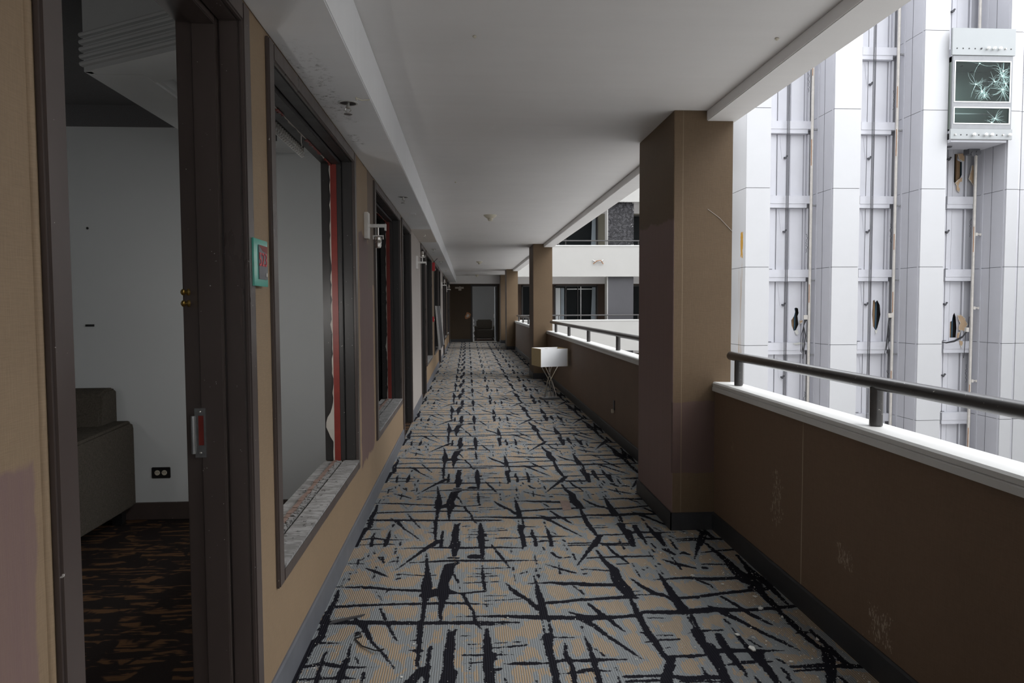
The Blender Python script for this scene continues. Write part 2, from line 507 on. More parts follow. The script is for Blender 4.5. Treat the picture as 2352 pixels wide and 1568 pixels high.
# carpeted floor with the black figure kept as a distance on the mesh
STROKES = "-630 3375 7 -620 3255 13 -629 3090 18 -612 2893 18 -645 2807 26 -646 2635 19 -641 2537 12;-640 2954 5 -631 3014 5;-650 3416 6 -485 3396 17 -356 3358 12 -219 3337 17;-607 3183 15 -515 3190 14 -369 3193 12 -210 3189 15 -103 3188 14 16 3172 10 116 3157 2;-639 3027 19 -466 3014 22 -208 2989 17 14 2979 18 209 2965 9;-71 3043 4 128 3035 13 297 3009 24 495 2988 20;214 2952 2 47 2952 8;-606 2837 11 -517 2832 3;-616 2652 11 -562 2672 15 -478 2637 12 -346 2627 2;-628 2559 7 -465 2561 13 -416 2549 3;-563 2779 4 -569 2708 8 -561 2573 10 -557 2531 10;-468 2924 8 -472 2877 8;-480 2828 2 -474 2701 11 -478 2613 16 -477 2525 10;-445 2719 3 -426 2662 6;-399 2561 5 -394 2529 5;-504 3062 4 -457 2989 18 -397 2833 8 -325 2700 7 -283 2609 3;-402 3147 6 -361 3019 9 -328 2919 7 -299 2842 6;-451 3354 3 -404 3239 4;-403 3313 3 -387 3357 5;-235 3845 5 -222 3668 10 -212 3541 16 -210 3407 28 -203 3283 24 -207 3195 12 -206 3033 10 -212 2959 14 -206 2864 13 -202 2732 10 -200 2631 8 -178 2592 6;-175 2591 11 -205 2506 11;-240 2832 4 -209 2836 9;-244 2751 3 -198 2742 15;-63 3694 15 -103 3659 31 -113 3534 32 -129 3418 26 -125 3307 37 -125 3218 18 -130 3107 11 -125 2990 6;-203 3283 35 -138 3323 46 -45 3293 7;-105 3246 5 -92 3216 4;-80 3532 9 -59 3445 7 -45 3347 3;-45 3293 10 72 3308 10;-32 3293 9 -14 3195 10 15 3096 7 25 2978 10 52 2903 4;-317 3713 6 -98 3729 17 159 3709 14 380 3698 4;-379 3943 6 -175 3941 13 -51 3925 19 168 3919 15 298 3898 6;-347 3555 5 -243 3530 8 -172 3531 7;-180 4056 22 -266 3878 14 -382 3611 3;67 3646 5 68 3520 10 69 3419 10 76 3315 8;33 3603 5 214 3602 6;12 3533 4 111 3531 7;-8 3495 4 149 3497 7;-27 3418 4 146 3422 6;71 3255 7 175 3252 4;70 3199 5 232 3206 4;77 3132 4 78 3160 4;190 3209 4 281 3210 4;177 3403 4 220 3281 17 273 3189 13 311 3088 16;325 3484 2 328 3383 8 327 3243 16 330 3128 18 324 3020 20;316 2995 4 310 2861 4;341 2993 7 338 2847 8;323 2837 24 312 2737 18 315 2634 15 313 2538 15 314 2469 14;277 2800 2 332 2819 9 427 2812 5;-90 2920 4 -81 2878 13 -77 2809 21 -84 2703 23 -82 2623 20 -80 2538 29 -83 2497 31;-57 2917 5 -73 2877 17;-158 2772 8 -161 2678 9 -161 2553 10 -163 2503 9;71 2914 7 71 2821 16 71 2713 20 70 2612 22 71 2486 19;-35 2857 5 2 2857 5;-8 2782 3 212 2791 4;-3 2750 4 116 2749 6 225 2760 9;-34 2699 4 62 2692 9 169 2687 3;-18 2633 5 61 2637 6;2 2671 4 1 2588 4;98 2700 9 97 2659 9;124 2719 2 125 2673 4;98 2581 12 108 2580 13;1 2532 3 1 2505 3;129 2617 4 209 2617 15 287 2611 8 360 2630 14 434 2620 8;383 2765 5 375 2670 12 386 2570 10 384 2464 7;321 2528 3 421 2539 11;74 3969 18 73 3741 9;-75 4025 30 -82 3803 13;-158 3965 9 -155 4077 9;314 3995 15 300 3877 4;126 3976 4 157 3835 11 187 3713 10 208 3608 3;241 3979 3 235 3819 5;-106 3771 13 -64 3767 13;6 3776 20 28 3780 38 52 3763 14;229 3616 5 225 3561 5;225 3509 5 226 3424 5;262 3515 6 276 3531 8;291 3542 6 293 3530 5;357 3779 5 354 3643 5;344 3579 4 344 3544 5;347 3499 8 348 3448 5;365 3583 6 366 3576 6;284 3387 5 400 3391 13 462 3373 21 558 3369 18;348 3154 16 433 3162 16 528 3184 15;500 3354 6 537 3243 6;441 3051 6 498 3008 14;402 3640 6 486 3551 12 540 3506 9;472 3653 3 462 3499 6;457 3812 10 471 3751 9 489 3729 15;416 3900 7 419 3857 6;398 3838 4 391 3797 4;541 3956 5 539 3912 5;546 3879 5 545 3847 5;521 3727 9 547 3735 9;568 3783 8 569 3694 6;625 3739 11 561 3600 3;-412 3942 6 -407 3858 5;-396 4050 8 -391 4005 6;-531 3919 6 -521 3866 5;-552 3869 5 -548 3808 5;-569 3810 5 -578 3771 5;-493 3814 6 -473 3763 6;-472 3812 9 -455 3723 7;-421 3730 9 -402 3744 10;-387 3806 7 -380 3699 4;-653 3729 7 -556 3718 6;-593 3782 8 -589 3668 4;-540 3655 6 -487 3606 14 -442 3559 11 -405 3521 5;-485 3669 4 -481 3510 6;-583 3604 6 -579 3597 7;-610 3589 5 -605 3580 6;-601 3519 6 -599 3486 5;-624 3521 3 -623 3406 5;-363 3553 11 -359 3549 8;-363 3493 7 -348 3504 11;709 3835 7 717 3673 14 746 3540 25 733 3419 29 743 3289 35 751 3212 27;747 3168 10 743 3029 16 740 2901 16 743 2806 19 749 2727 16 754 2632 12 765 2601 11;772 2591 12 714 2440 16;776 4075 19 669 3838 15 564 3609 3;553 3354 22 722 3338 21;524 3176 16 567 3181 15 722 3192 19 774 3181 13;493 2989 32 647 2986 16 742 3000 18;530 3289 5 544 3227 5;491 2976 23 529 2905 14 570 2807 11 615 2715 10 666 2608 4;542 3140 8 575 3028 15 603 2968 13 628 2897 10 649 2842 5;474 2909 7 473 2867 5;471 2826 3 476 2726 10 474 2602 13 467 2458 12;382 2551 12 376 2464 9;432 2621 14 468 2623 17 603 2618 4;421 2550 13 445 2551 13 523 2536 4;498 2708 5 523 2649 5;547 2558 6 555 2525 6;567 2460 9 710 2459 11;775 3027 17 944 3014 26 1096 3030 27 1238 3013 16 1361 3024 16 1463 3037 16;774 2968 6 847 2963 5;776 2806 7 840 2801 6;775 2764 9 851 2766 7;778 2698 4 799 2700 4;712 2834 6 745 2835 6;707 2750 6 751 2755 11;569 3953 11 734 3952 9 774 3927 18 931 3926 16;637 3714 10 819 3720 15 996 3717 8;872 3998 5 866 3833 7;782 3893 7 795 3776 12 822 3704 11 842 3606 4;778 3611 7 838 3616 9;600 3555 7 715 3525 9;582 3549 7 584 3542 6;582 3490 12 592 3493 11;858 3615 6 857 3568 5;857 3523 5 855 3419 3;892 3529 8 897 3520 7;922 3554 5 922 3541 5;991 3792 6 989 3662 4;973 3578 6 975 3559 5;996 3599 10 999 3591 10;983 3513 6 978 3461 5;916 3389 6 1090 3401 17 1187 3377 21 1373 3380 19;961 3506 3 960 3385 11 956 3257 18 953 3124 25 954 3027 28;954 3000 5 947 2862 4;974 2999 9 963 2861 9;946 2826 27 935 2714 18 936 2640 19 940 2579 21 934 2493 19 930 2425 16;903 2812 4 964 2831 9 1059 2832 7;804 3414 5 840 3297 14 882 3217 19 922 3184 13 951 3117 14;767 3256 5 811 3256 4;763 3211 6 813 3215 4;818 3210 6 915 3222 7;966 3166 14 1053 3167 16 1189 3202 15 1356 3228 17 1455 3236 14;1131 3364 10 1169 3305 8 1175 3241 3;1075 3080 6 1099 3036 15;1176 3165 10 1203 3091 12 1230 2993 15 1251 2933 14 1281 2868 7;1124 2994 24 1166 2907 13 1210 2807 13 1255 2724 12 1298 2634 4;1104 2931 8 1107 2887 8;1105 2850 3 1102 2757 11 1103 2680 14 1107 2627 20 1111 2527 19 1109 2412 12;1011 2775 8 1008 2687 11 1012 2593 16 1016 2515 9 1011 2442 4;774 2631 7 849 2625 15 927 2630 9 1003 2666 20 1116 2647 16 1235 2644 4;959 2548 5 1056 2565 14 1152 2563 5;1132 2738 6 1158 2674 5;1180 2581 7 1195 2546 9;1169 2490 6 1169 2458 7;865 2507 4 861 2453 4;760 2469 11 773 2463 6;758 2447 7 922 2435 7;1352 3893 8 1359 3764 14 1372 3623 20 1364 3476 29 1376 3354 49 1394 3288 33 1381 3210 20 1379 3064 18 1372 2969 12 1377 2879 18 1376 2783 14 1380 2703 14 1395 2638 13 1399 2596 16 1344 2482 18 1304 2398 13;1457 3696 9 1446 3561 12 1435 3418 29 1452 3316 24 1444 3073 7 1443 3045 6;1356 3259 16 1455 3236 11;1403 4099 19 1293 3854 14 1200 3636 3;1207 3977 9 1320 3982 16 1468 3963 16;1276 3746 7 1376 3773 13 1468 3781 14;1222 3578 9 1351 3568 11;1219 3526 18 1225 3522 15;1037 3658 7 1093 3587 21 1171 3526 9;1094 3683 5 1092 3514 7;1089 3816 17 1106 3773 14 1122 3731 11;1114 3825 7 1097 3743 4;1154 3739 9 1181 3757 15 1200 3725 12;1168 3975 6 1166 3941 7;1160 3908 8 1161 3811 7;1042 3917 7 1044 3841 7;1018 3854 5 1020 3780 6;1425 2803 8 1422 2723 13 1425 2646 12 1423 2554 15 1426 2514 16;1341 2780 4 1395 2788 11;1344 2869 4 1383 2879 7;1202 2488 6 1329 2493 13;1385 2503 9 1479 2501 14;1098 2463 5 1100 2413 5;955 4158 27 944 3914 6;1121 4096 26 1102 3902 6;1025 4254 15 1018 3941 6"
PERIOD = 1.46
def figure_tile(nx, ny, x0, x1, y0):
    xs = np.linspace(x0, x1, nx); ys = y0 + PERIOD * np.arange(ny) / ny
    D = np.full((ny, nx), .2)
    GX, GY = np.meshgrid(xs, ys)
    for ln in STROKES.split(';'):
        q = np.array(ln.split(), float).reshape(-1, 3) / 1000
        for k in (-2, -1, 0, 1):
            p = q.copy(); p[:, 1] += k * PERIOD
            R = .10
            if p[:, 1].max() < y0-R or p[:, 1].min() > y0+PERIOD+R: continue
            for a, b in zip(p[:-1], p[1:]):
                i0 = max(0, int((min(a[0], b[0])-R-x0)/(x1-x0)*nx)); i1 = min(nx, int((max(a[0], b[0])+R-x0)/(x1-x0)*nx)+2)
                j0 = max(0, int((min(a[1], b[1])-R-y0)/PERIOD*ny)); j1 = min(ny, int((max(a[1], b[1])+R-y0)/PERIOD*ny)+2)
                if i0 >= i1 or j0 >= j1: continue
                gx, gy = GX[j0:j1, i0:i1], GY[j0:j1, i0:i1]
                dx, dy = b[0]-a[0], b[1]-a[1]
                t = np.clip(((gx-a[0])*dx + (gy-a[1])*dy) / max(dx*dx+dy*dy, 1e-9), 0, 1)
                d = np.hypot(gx-a[0]-t*dx, gy-a[1]-t*dy) - (a[2] + t*(b[2]-a[2]))
                D[j0:j1, i0:i1] = np.minimum(D[j0:j1, i0:i1], d)
    return D
def corridor_floor():
    x0, x1 = -.66, 1.50
    xs = np.linspace(x0, x1, 330)
    ys = np.concatenate([np.arange(-8, 1.2, .2), np.arange(1.2, 2.4, .02), np.arange(2.4, 5.2, .0055), np.arange(5.2, 8, .008), np.arange(8, 13, .015), np.arange(13, 27.0, .035), [27.0]])
    nx, ny = 420, 300
    T0 = 2.60
    D = figure_tile(nx, ny, x0, x1, T0)
    fy = ((ys - T0) / PERIOD % 1.0) * ny
    j = np.floor(fy).astype(int) % ny; fj = (fy - np.floor(fy))[:, None]; j2 = (j+1) % ny
    fx = (xs-x0)/(x1-x0)*(nx-1); i = np.minimum(fx.astype(int), nx-2); fi = (fx-i)[None, :]
    row = lambda jj: D[jj][:, i]*(1-fi) + D[jj][:, i+1]*fi
    V = row(j)*(1-fj) + row(j2)*fj
    NX, NY = len(xs), len(ys)
    co = np.zeros((NY, NX, 3), np.float32); co[..., 0] = xs[None, :]; co[..., 1] = ys[:, None]
    me = bpy.data.meshes.new('floor')
    me.vertices.add(NX*NY); me.vertices.foreach_set('co', co.ravel())
    a = (np.arange(NY-1)[:, None]*NX + np.arange(NX-1)[None, :]).ravel()
    quads = np.stack([a, a+1, a+1+NX, a+NX], 1).astype(np.int32)
    me.loops.add(quads.size); me.loops.foreach_set('vertex_index', quads.ravel())
    me.polygons.add(len(quads)); me.polygons.foreach_set('loop_start', np.arange(0, quads.size, 4, dtype=np.int32))
    me.update(calc_edges=True)
    at = me.attributes.new('figure', 'FLOAT', 'POINT'); at.data.foreach_set('value', V.astype(np.float32).ravel())
    me.materials.append(M['carpet'])
    o = bpy.data.objects.new('floor', me); COL.objects.link(o)
    return struct(o, 'grey and tan ribbed carpet with a scratchy black figure along the corridor')
corridor_floor()
struct(B(-.665, 1.6, -8, 27.0, -.25, -.004).build('floor_slab', 'shaft'), 'concrete slab under the corridor carpet')

# ceiling, soffit along the rooms, edge beam
struct(B(-.66, 1.60, -8, 27.1, 2.507, 2.64).build('ceiling', 'ceil'), 'white painted corridor ceiling')
struct(B(XL, -.415, -8, 27.0, 2.27, 2.507).build('ceiling_soffit', 'soffit', bevel=.004), 'lowered grey-white soffit along the room wall')
M['soffit_bounce'] = ceiling_mat('soffit_bounce_light', (.60, .56, .52, 1))  # beige put into the soffit colour for light bounced off the wall
struct(B(XL, -.42, 8.42, 10.02, 2.262, 2.2695).build('trim_1', 'soffit_bounce'), 'soffit stretch coloured for light bounced off the pale wall')
struct(B(1.421, 1.60, -8, 25.3, 2.447, 2.507).build('trim_2', 'ceil', bevel=.004), 'shallow white edge beam above the parapets')
struct(B(-.66, 1.6, 26.6, 27.0, 2.21, 2.507).build('trim_3', 'ceil'), 'pale dropped beam across the far end of the corridor')

# pale wall stretches between the paired doors
for k, (a, b, lab) in enumerate([(8.36, 10.075, 'pale beige wall stretch carrying a wall lamp, after the second door'), (17.31, 19.03, 'far pale beige wall stretch between the next pair of doors')]):
    struct(B(XL-.002, XL+.004, a, b, .0, 2.262).build('wall_panel_pale', 'wall_pale'), lab)
# left baseboard pieces
ycuts = []
y = -8.0
for y0, y1, door in OPEN:
    if door:
        ycuts.append((y, y0-.066)); y = y1+.066
ycuts.append((y, 27.0))
for k, (a, b) in enumerate(ycuts):
    if b - a > .05:
        struct(MB().prism([(XL, 0), (XL+.013, 0), (XL+.010, .105), (XL+.006, .115), (XL, .115)], 'y', a+.002, b-.002).build('baseboard_left', 'base_grey'),
               ['grey vinyl base behind the camera', 'grey vinyl base at the near left corner', 'grey vinyl base below the first two broken windows', 'grey vinyl base under the pale wall', 'grey vinyl base below the middle windows', 'grey vinyl base under the far pale wall', 'grey vinyl base near the far end'][min(k, 6)])

# ------------------------------------------------------------------ door and window frames in the left wall
def frame_parts(y0, y1, door, root):
    """casing, stepped jamb, stops as parts of root"""
    z0 = 0 if door else SILL
    c, pr = .062, .014
    m = MB()
    m.box(XL-.004, XL+pr, y0-c, y0, z0 - (0 if door else c), HEAD+c-.002)
    m.box(XL-.004, XL+pr, y1, y1+c, z0 - (0 if door else c), HEAD+c-.002)
    m.box(XL-.004, XL+pr, y0, y1, HEAD, HEAD+c-.002)
    if not door: m.box(XL-.004, XL+pr, y0, y1, z0-c, z0-.012)
    m.build('casing', 'frame', root, bevel=.005, smooth=True)
    j = MB()
    for a, b, s in ((XL-.058, XL-.004, .0), (XL-.063, XL-.058, -.008), (XL-.131, XL-.063, .016), (XI+.002, XL-.131, .008)):
        j.box(a, b, y0-.03, y0+s, z0, HEAD+.03)
        j.box(a, b, y1-s, y1+.03, z0, HEAD+.03)
        j.box(a, b, y0+s, y1-s, HEAD-s, HEAD+.03)
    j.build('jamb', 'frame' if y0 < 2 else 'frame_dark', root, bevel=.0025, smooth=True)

door_labels = ['door frame behind the camera', 'nearest open doorway with a glossy dark brown steel frame and no door', 'narrow dark doorway just past the second broken window',
               'dark doorway just beyond the pale wall', 'dark doorway before the far pale wall', 'farthest dark doorway on the left wall', 'last doorway beside the end wall']
win_labels = ['window opening behind the camera', 'large nearest window opening, glass gone, with red primer strip and dusty sill', 'second window opening with red strip, behind the wall lamp',
              'third window opening, beyond the pale wall', 'fourth window opening behind the hanging grey panel', 'fifth window opening in the far bay', 'sixth window opening next to the end wall']
nd = nw = 0
WIN = []
for y0, y1, door in OPEN:
    if door:
        nd += 1
        lab = door_labels[min(nd - 1, 6)]
        d = thing('door_%d' % nd, (XL, (y0+y1)/2, 0), lab, kind='structure')
        frame_parts(y0, y1, True, d)
        if 1 < y0 < 2:
            # strike plate with open pocket, and two brass pins
            sx0, sx1, sz0, sz1 = -.809, -.777, .915, 1.062
            sp = MB().prism([(sx0, sz0), (sx1, sz0), (sx1, sz1), (sx0, sz1)], 'y', y1-.0195, y1-.0165,
                            [[(sx0+.010, sz0+.036), (sx0+.010, sz1-.022), (sx1-.006, sz1-.022), (sx1-.006, sz0+.036)]])
            s_ = sp.build('strike_plate', 'steel', d)
            B(sx0+.010, sx1-.006, y1-.0165, y1-.010, sz0+.036, sz1-.022).build('pocket', 'red', s_)
            MB().tube([(sx0-.004, y1-.022, sz0+.012), (sx0-.004, y1-.022, sz1-.022)], .006, 10).build('curled_lip', 'steel', s_, smooth=True)
            for zz in (sz0+.014, sz1-.010):
                MB().lathe([(.0035, 0), (.0035, -.002), (.001, -.0035)], (sx0+.016, y1-.0195, zz), 10, 'y').build('screw', 'chrome', s_)
            for zz in (1.405, 1.372):
                MB().lathe([(.004, 0), (.009, .004), (.009, .010), (.005, .013), (.005, .018), (.010, .020), (.010, .024), (0, .027)], (XI+.006, y1-.030, zz), 12, 'x').build('brass_stud', 'brass', d, smooth=True)
    else:
        nw += 1
        lab = win_labels[min(nw - 1, 6)]
        wdw = thing('window_%d' % nw, (XL, (y0+y1)/2, SILL), lab, kind='structure')
        frame_parts(y0, y1, False, wdw)
        # sill: outer ledge, slot, rubble bed, wood strip, inner ledge
        s_ = MB()
        s_.box(XL-.075, XL+.016, y0, y1, SILL-.014, SILL)
        s_.box(XL-.085, XL-.075, y0, y1, SILL-.03, SILL-.014)
        s_.box(XI-.012, XL-.085, y0, y1, SILL-.03, SILL-.004)
        s_.build('sill', 'dusty', wdw, bevel=.002)
        near = y0 < 9
        if y0 > 0:
            w_ = MB(); r = random.Random(3)
            n = 34 if near else 8
            for k in range(n):
                a = y0 + (y1-y0)*k/n; b = y0 + (y1-y0)*(k+1)/n + .004
                c0 = XL-.118 + r.uniform(-.003, .003)
                w_.box(c0-.011-r.uniform(0, .004), c0+.004+r.uniform(0, .004), a, b, SILL-.004, SILL+.003+r.uniform(0, .006))
            w_.build('torn_wood_strip', 'wood', wdw)
            if near:
                g = MB()
                for k in range(420):
                    a = r.uniform(y0, y1); x = XL - r.uniform(.086, .112); s2 = r.uniform(.002, .007)
                    if r.random() < .15: x = XL - r.uniform(.01, .17)
                    g.box(x-s2, x+s2, a-s2, a+s2*r.uniform(.6, 1.6), SILL-.004, SILL + r.uniform(.001, .005))
                tag(g.build('glass_rubble', 'rubble', wdw), kind='stuff')
            # red primer strips and torn cream backing, far jamb and head
            B(XL-.122, XL-.088, y1-.021, y1-.016, SILL, HEAD-.016).build('red_strip', 'red', wdw)
            tips = [(SILL+.22, .075, .045), (1.25, .03, .006)] if y0 < 4 else [(SILL+.5, .05, .012)]
            pts = ragged(SILL, HEAD-.02, 0, .009, 60, 5, tips)
            poly = [(XL-.122-q[1], q[0]) for q in pts]
            MB().prism(poly, 'y', y1-.020, y1-.0165).build('torn_backing', 'cream', wdw)
            MB().prism([(XL-.118-q[1], q[0]) for q in ragged(y0, y1, 0, .009, 50, 9, [])], 'z', HEAD-.018, HEAD-.0155).build('head_backing', 'patch', wdw)
            hr = MB()
            for (a, l) in ((.12, .12), (.31, .10), (.62, .34), (.88, .2)):
                ya = y0 + (y1-y0)*a
                hr.prism([(XL-.112-q[1]*.9, q[0]) for q in ragged(ya, ya+l, 0, .022, 14, int(a*100), [])], 'z', HEAD-.0225, HEAD-.0195)
            hr.build('red_head_smears', 'red', wdw)
            if near:
                MB().tube([(XL-.125, y0+(y1-y0)*.58, HEAD-.02), (XL-.126, y0+(y1-y0)*.58+.004, HEAD-.045), (XL-.122, y0+(y1-y0)*.58+.004, HEAD-.07)], .0016, 6).build('hanging_splinter', 'cream', wdw)

# rounded wallpaper corner bead by the nearest door
struct(MB().tube([(XL-.003, 1.131, .0), (XL-.003, 1.131, 2.268)], .0085, 16).build('trim_4', 'wall_brown', smooth=True), 'rounded wall-covering bead beside the nearest door frame')

# ------------------------------------------------------------------ rooms behind the left wall
RB = -6.0
struct(B(RB, XL-.01, -8, 29.5, -.2, -.002).build('floor_room', 'room_carpet'), 'dark brown and rust figured carpet of the rooms')
struct(B(RB, XI, -8, 27.0, 2.62, 2.8).build('ceiling_room', 'popcorn'), 'dark textured ceiling of the rooms')
struct(B(RB-.1, RB, -8, 1.4, 0, 2.8).build('wall_back', 'room_grey'), 'grey back wall of the rooms, near part')
struct(B(RB-.1, RB, 3.4, 27.0, 0, 2.8).build('wall_back', 'room_grey'), 'grey back wall of the rooms, far part')
struct(B(RB-.1, RB, 1.4, 3.4, 0, 2.8).build('wall_back', 'room_grey'), 'middle of the grey back wall of the rooms')
for yy, lab in ((-4.4, 'party wall behind the camera'), (4.62, 'plain grey party wall seen through the nearest door and window'), (9.2, 'grey party wall between second and third rooms'), (13.57, 'grey party wall at the middle of the corridor'), (18.15, 'grey party wall in the far bay'), (22.5, 'last grey party wall before the end')):
    struct(B(RB, XI, yy, yy+.1, 0, 2.49).build('wall_party', 'room_grey'), lab)
    struct(B(RB, XI, yy-.02, yy+.12, 2.49, 2.62).build('trim_5', 'popcorn'), 'dark textured strip above the ' + lab)
struct(B(RB, XI, 4.605, 4.62, 0, .112).build('baseboard_room', 'frame', bevel=.003), 'dark brown baseboard of the first room')
struct(B(XI-.012, XI, 2.22, 2.42, 0, 2.6).build('wall_room_pier', 'room_grey'), 'inner face of the wall pier beside the nearest door')

# ribbed cornice box with curtain tracks
cor = thing('curtain_cornice', (-1.1, 3.4, 2.28), 'grey ribbed cornice box round two curtain tracks below the first room ceiling', 'curtain cornice')
def oblique(p, q, th, z0, z1, mb):
    d = (Vector(q)-Vector(p)); n = Vector((-d.y, d.x)).normalized()*th
    mb.prism([tuple(p), tuple(q), (q[0]+n.x, q[1]+n.y), (p[0]+n.x, p[1]+n.y)], 'z', z0, z1)
P0, P1 = (-1.485, 2.90), (-.86, 2.545)
fb = MB(); oblique(P0, P1, .03, 2.28, 2.62, fb); fb.build('front_board', 'room_cornice', cor)
dd = (Vector(P1)-Vector(P0)).normalized(); nn = Vector((dd.y, -dd.x))
for k in range(5):
    rb = MB(); z = 2.298 + k*.0275
    a = Vector(P0) - dd*.006; b = Vector(P1)
    prof = [(0, 0), (.012, .003), (.016, .010), (.013, .017), (0, .022)]
    n0 = len(rb.v)
    for e in (a, b):
        for u, v in prof: rb.v.append((e.x+nn.x*u, e.y+nn.y*u, z+v))
    for i in range(5):
        j = (i+1) % 5
        rb.f.append((n0+i, n0+j, n0+5+j, n0+5+i))
    rb.f += [tuple(range(n0+4, n0-1, -1)), tuple(range(n0+5, n0+10))]
    rb.build('rib', 'room_cornice', cor)
B(-1.485, -1.455, 2.90, 4.60, 2.28, 2.62).build('side_board', 'room_cornice', cor)
B(-1.455, -1.27, 2.93, 4.60, 2.28, 2.295).build('underside_board', 'room_cornice', cor)
u = MB(); u.prism([(-1.47, 2.92), (-.86, 2.575), (-.86, 2.80), (-1.27, 3.03)], 'z', 2.281, 2.294); u.build('front_return', 'room_cornice', cor)
B(-1.27, -.862, 2.93, 4.60, 2.335, 2.35).build('inner_ceiling', 'room_cornice', cor)
B(-1.27, -1.25, 3.03, 4.60, 2.29, 2.45).build('inner_side', 'room_cornice', cor)
for k, (x, ye) in enumerate(((-.975, 4.33), (-1.085, 4.15))):
    B(x-.010, x+.010, 2.98, ye, 2.305, 2.335).build('curtain_track', 'frame_dark', cor)
carr = MB().tube([(0, 0, .012), (0, 0, -.014)], .011, 6).tube([(-.013, 0, -.012), (-.010, 0, -.036), (0, 0, -.044), (.010, 0, -.036), (.013, 0, -.016)], .0052, 5)
cm = None
for x, ye in ((-.975, 4.33), (-1.085, 4.15)):
    yy = 3.02
    while yy < ye:
        if cm is None:
            c0 = carr.build('carrier', 'bulb', cor); cm = c0.data
            c0.location = (x+1.1, yy-3.4, 2.295-2.28); cm.transform(Matrix.Translation((-1.1, 3.4, 2.28)))
        else:
            c0 = bpy.data.objects.new('carrier', cm); COL.objects.link(c0); c0.parent = cor
            c0.location = (x+1.1, yy-3.4, 2.295-2.28)
        yy += .042

# sofa against the party wall
sofa = thing('sofa', (-2.95, 4.2, 0), 'charcoal tweed sofa against the grey wall in the first room', 'sofa')
ap = [(3.74, .10), (4.60, .10), (4.60, .60), (4.585, .635), (4.55, .65), (3.80, .62), (3.755, .60), (3.74, .56)]
MB().prism(ap, 'x', -2.35, -2.12).build('arm', 'tweed', sofa, bevel=.02, smooth=True)
MB().prism(ap, 'x', -3.72, -3.50).build('arm', 'tweed', sofa, bevel=.02, smooth=True)
MB().prism([(4.30, .12), (4.60, .12), (4.60, .84), (4.57, .86), (4.46, .86), (4.41, .83)], 'x', -3.49, -2.22).build('back', 'tweed', sofa, bevel=.03, smooth=True)
B(-3.49, -2.36, 3.76, 4.34, .14, .30).build('base', 'tweed', sofa, bevel=.01)
for a in (-3.48, -2.955): B(a, a+.52, 3.75, 4.33, .30, .45).build('seat_cushion', 'tweed', sofa, bevel=.03, smooth=True)
for x in (-3.66, -2.20):
    for y in (3.82, 4.53): B(x-.03, x+.03, y-.03, y+.03, 0, .10).build('leg', 'black', sofa, bevel=.004)
# outlet and two fixings on the party wall
ol = thing('wall_outlet', (-1.97, 4.62, .33), 'black double socket outlet low on the grey wall', 'outlet')
B(-2.028, -1.912, 4.611, 4.6195, .268, .338).build('plate', 'black', ol, bevel=.003)
for x in (-1.992, -1.948):
    MB().lathe([(.0165, 0), (.0165, -.003), (.015, -.004)], (x, 4.611, .303), 18, 'y').build('socket', 'white_plastic', ol)
    for dx in (-.006, .006): B(x+dx-.0012, x+dx+.0012, 4.6055, 4.6065, .3025, .3115).build('slot', 'black', ol)
tag(MB().lathe([(.006, 0), (.008, -.006), (.004, -.010)], (-2.375, 4.62, 1.86), 10, 'y').build('wall_anchor', 'black', at=(-2.375, 4.62, 1.86)), 'tiny black wall anchor above the sofa back', 'anchor')
tag(B(-2.405, -2.355, 4.610, 4.6195, 1.243, 1.257).build('wall_bracket', 'black', at=(-2.38, 4.62, 1.25)), 'small black bracket on the grey wall above the sofa', 'bracket')

# two unseen lamps added to brighten the first room's grey wall and cornice
def fill_lamp(x, y, z, r_, brim, mat, label):
    rl = thing('added_fill_lamp', (x, y, 0), label, 'lamp')
    MB().lathe([(.085, 0), (.085, .015), (.02, .03)], (x, y, 0), 24).build('base', 'black', rl, smooth=True)
    MB().tube([(x, y, .02), (x, y, z+.02)], .012, 10).build('pole', 'chrome', rl, smooth=True)
    MB().lathe([(r_, 0), (r_, .22)], (x, y, z), 24).build('shade', mat, rl, smooth=True)
    if brim: MB().lathe([(brim, 0), (brim-.01, .02)], (x, y, z+.225), 24).build('top_cap', 'black', rl)
fill_lamp(-1.06, 3.30, 1.20, .085, .15, 'glow', 'added fill lamp with a white drum shade, unseen behind the wall pier of the first room')
fill_lamp(-3.0, .4, 1.35, .16, 0, 'glow2', 'second added fill lamp, unseen deeper inside the first room, left of the doorway')

# dark cupboards closing the next rooms
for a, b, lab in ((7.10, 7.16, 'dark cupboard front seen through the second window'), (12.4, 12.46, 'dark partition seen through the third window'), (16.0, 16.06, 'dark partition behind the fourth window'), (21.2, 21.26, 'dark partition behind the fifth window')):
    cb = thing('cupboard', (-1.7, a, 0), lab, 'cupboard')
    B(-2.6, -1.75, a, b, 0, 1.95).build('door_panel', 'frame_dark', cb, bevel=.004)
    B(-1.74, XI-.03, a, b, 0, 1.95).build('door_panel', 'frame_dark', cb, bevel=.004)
    MB().tube([(-1.70, a-.02, .95), (-1.70, a-.02, 1.1)], .006, 8).build('handle', 'steel', cb)
for y0, y1, door in OPEN:                                # closed dark door leaves past the pale wall
    if door and y0 > 7:
        dl = thing('room_door', (XI, (y0+y1)/2, 0), {7: 'dark door leaf set back in the narrow doorway after the second window', 10: 'dark door leaf beyond the pale wall', 16: 'dark door leaf before the far pale wall', 19: 'dark door leaf after the far pale wall', 25: 'dark door leaf nearest the end wall'}[int(y0)], 'door')
        B(XI-.045, XI, y0-.02, y1+.02, .005, HEAD+.02).build('leaf', 'frame_dark', dl, bevel=.003)
        MB().tube([(XI+.03, y0+.10, .98), (XI+.03, y0+.22, .98)], .009, 8).build('lever', 'steel', dl)

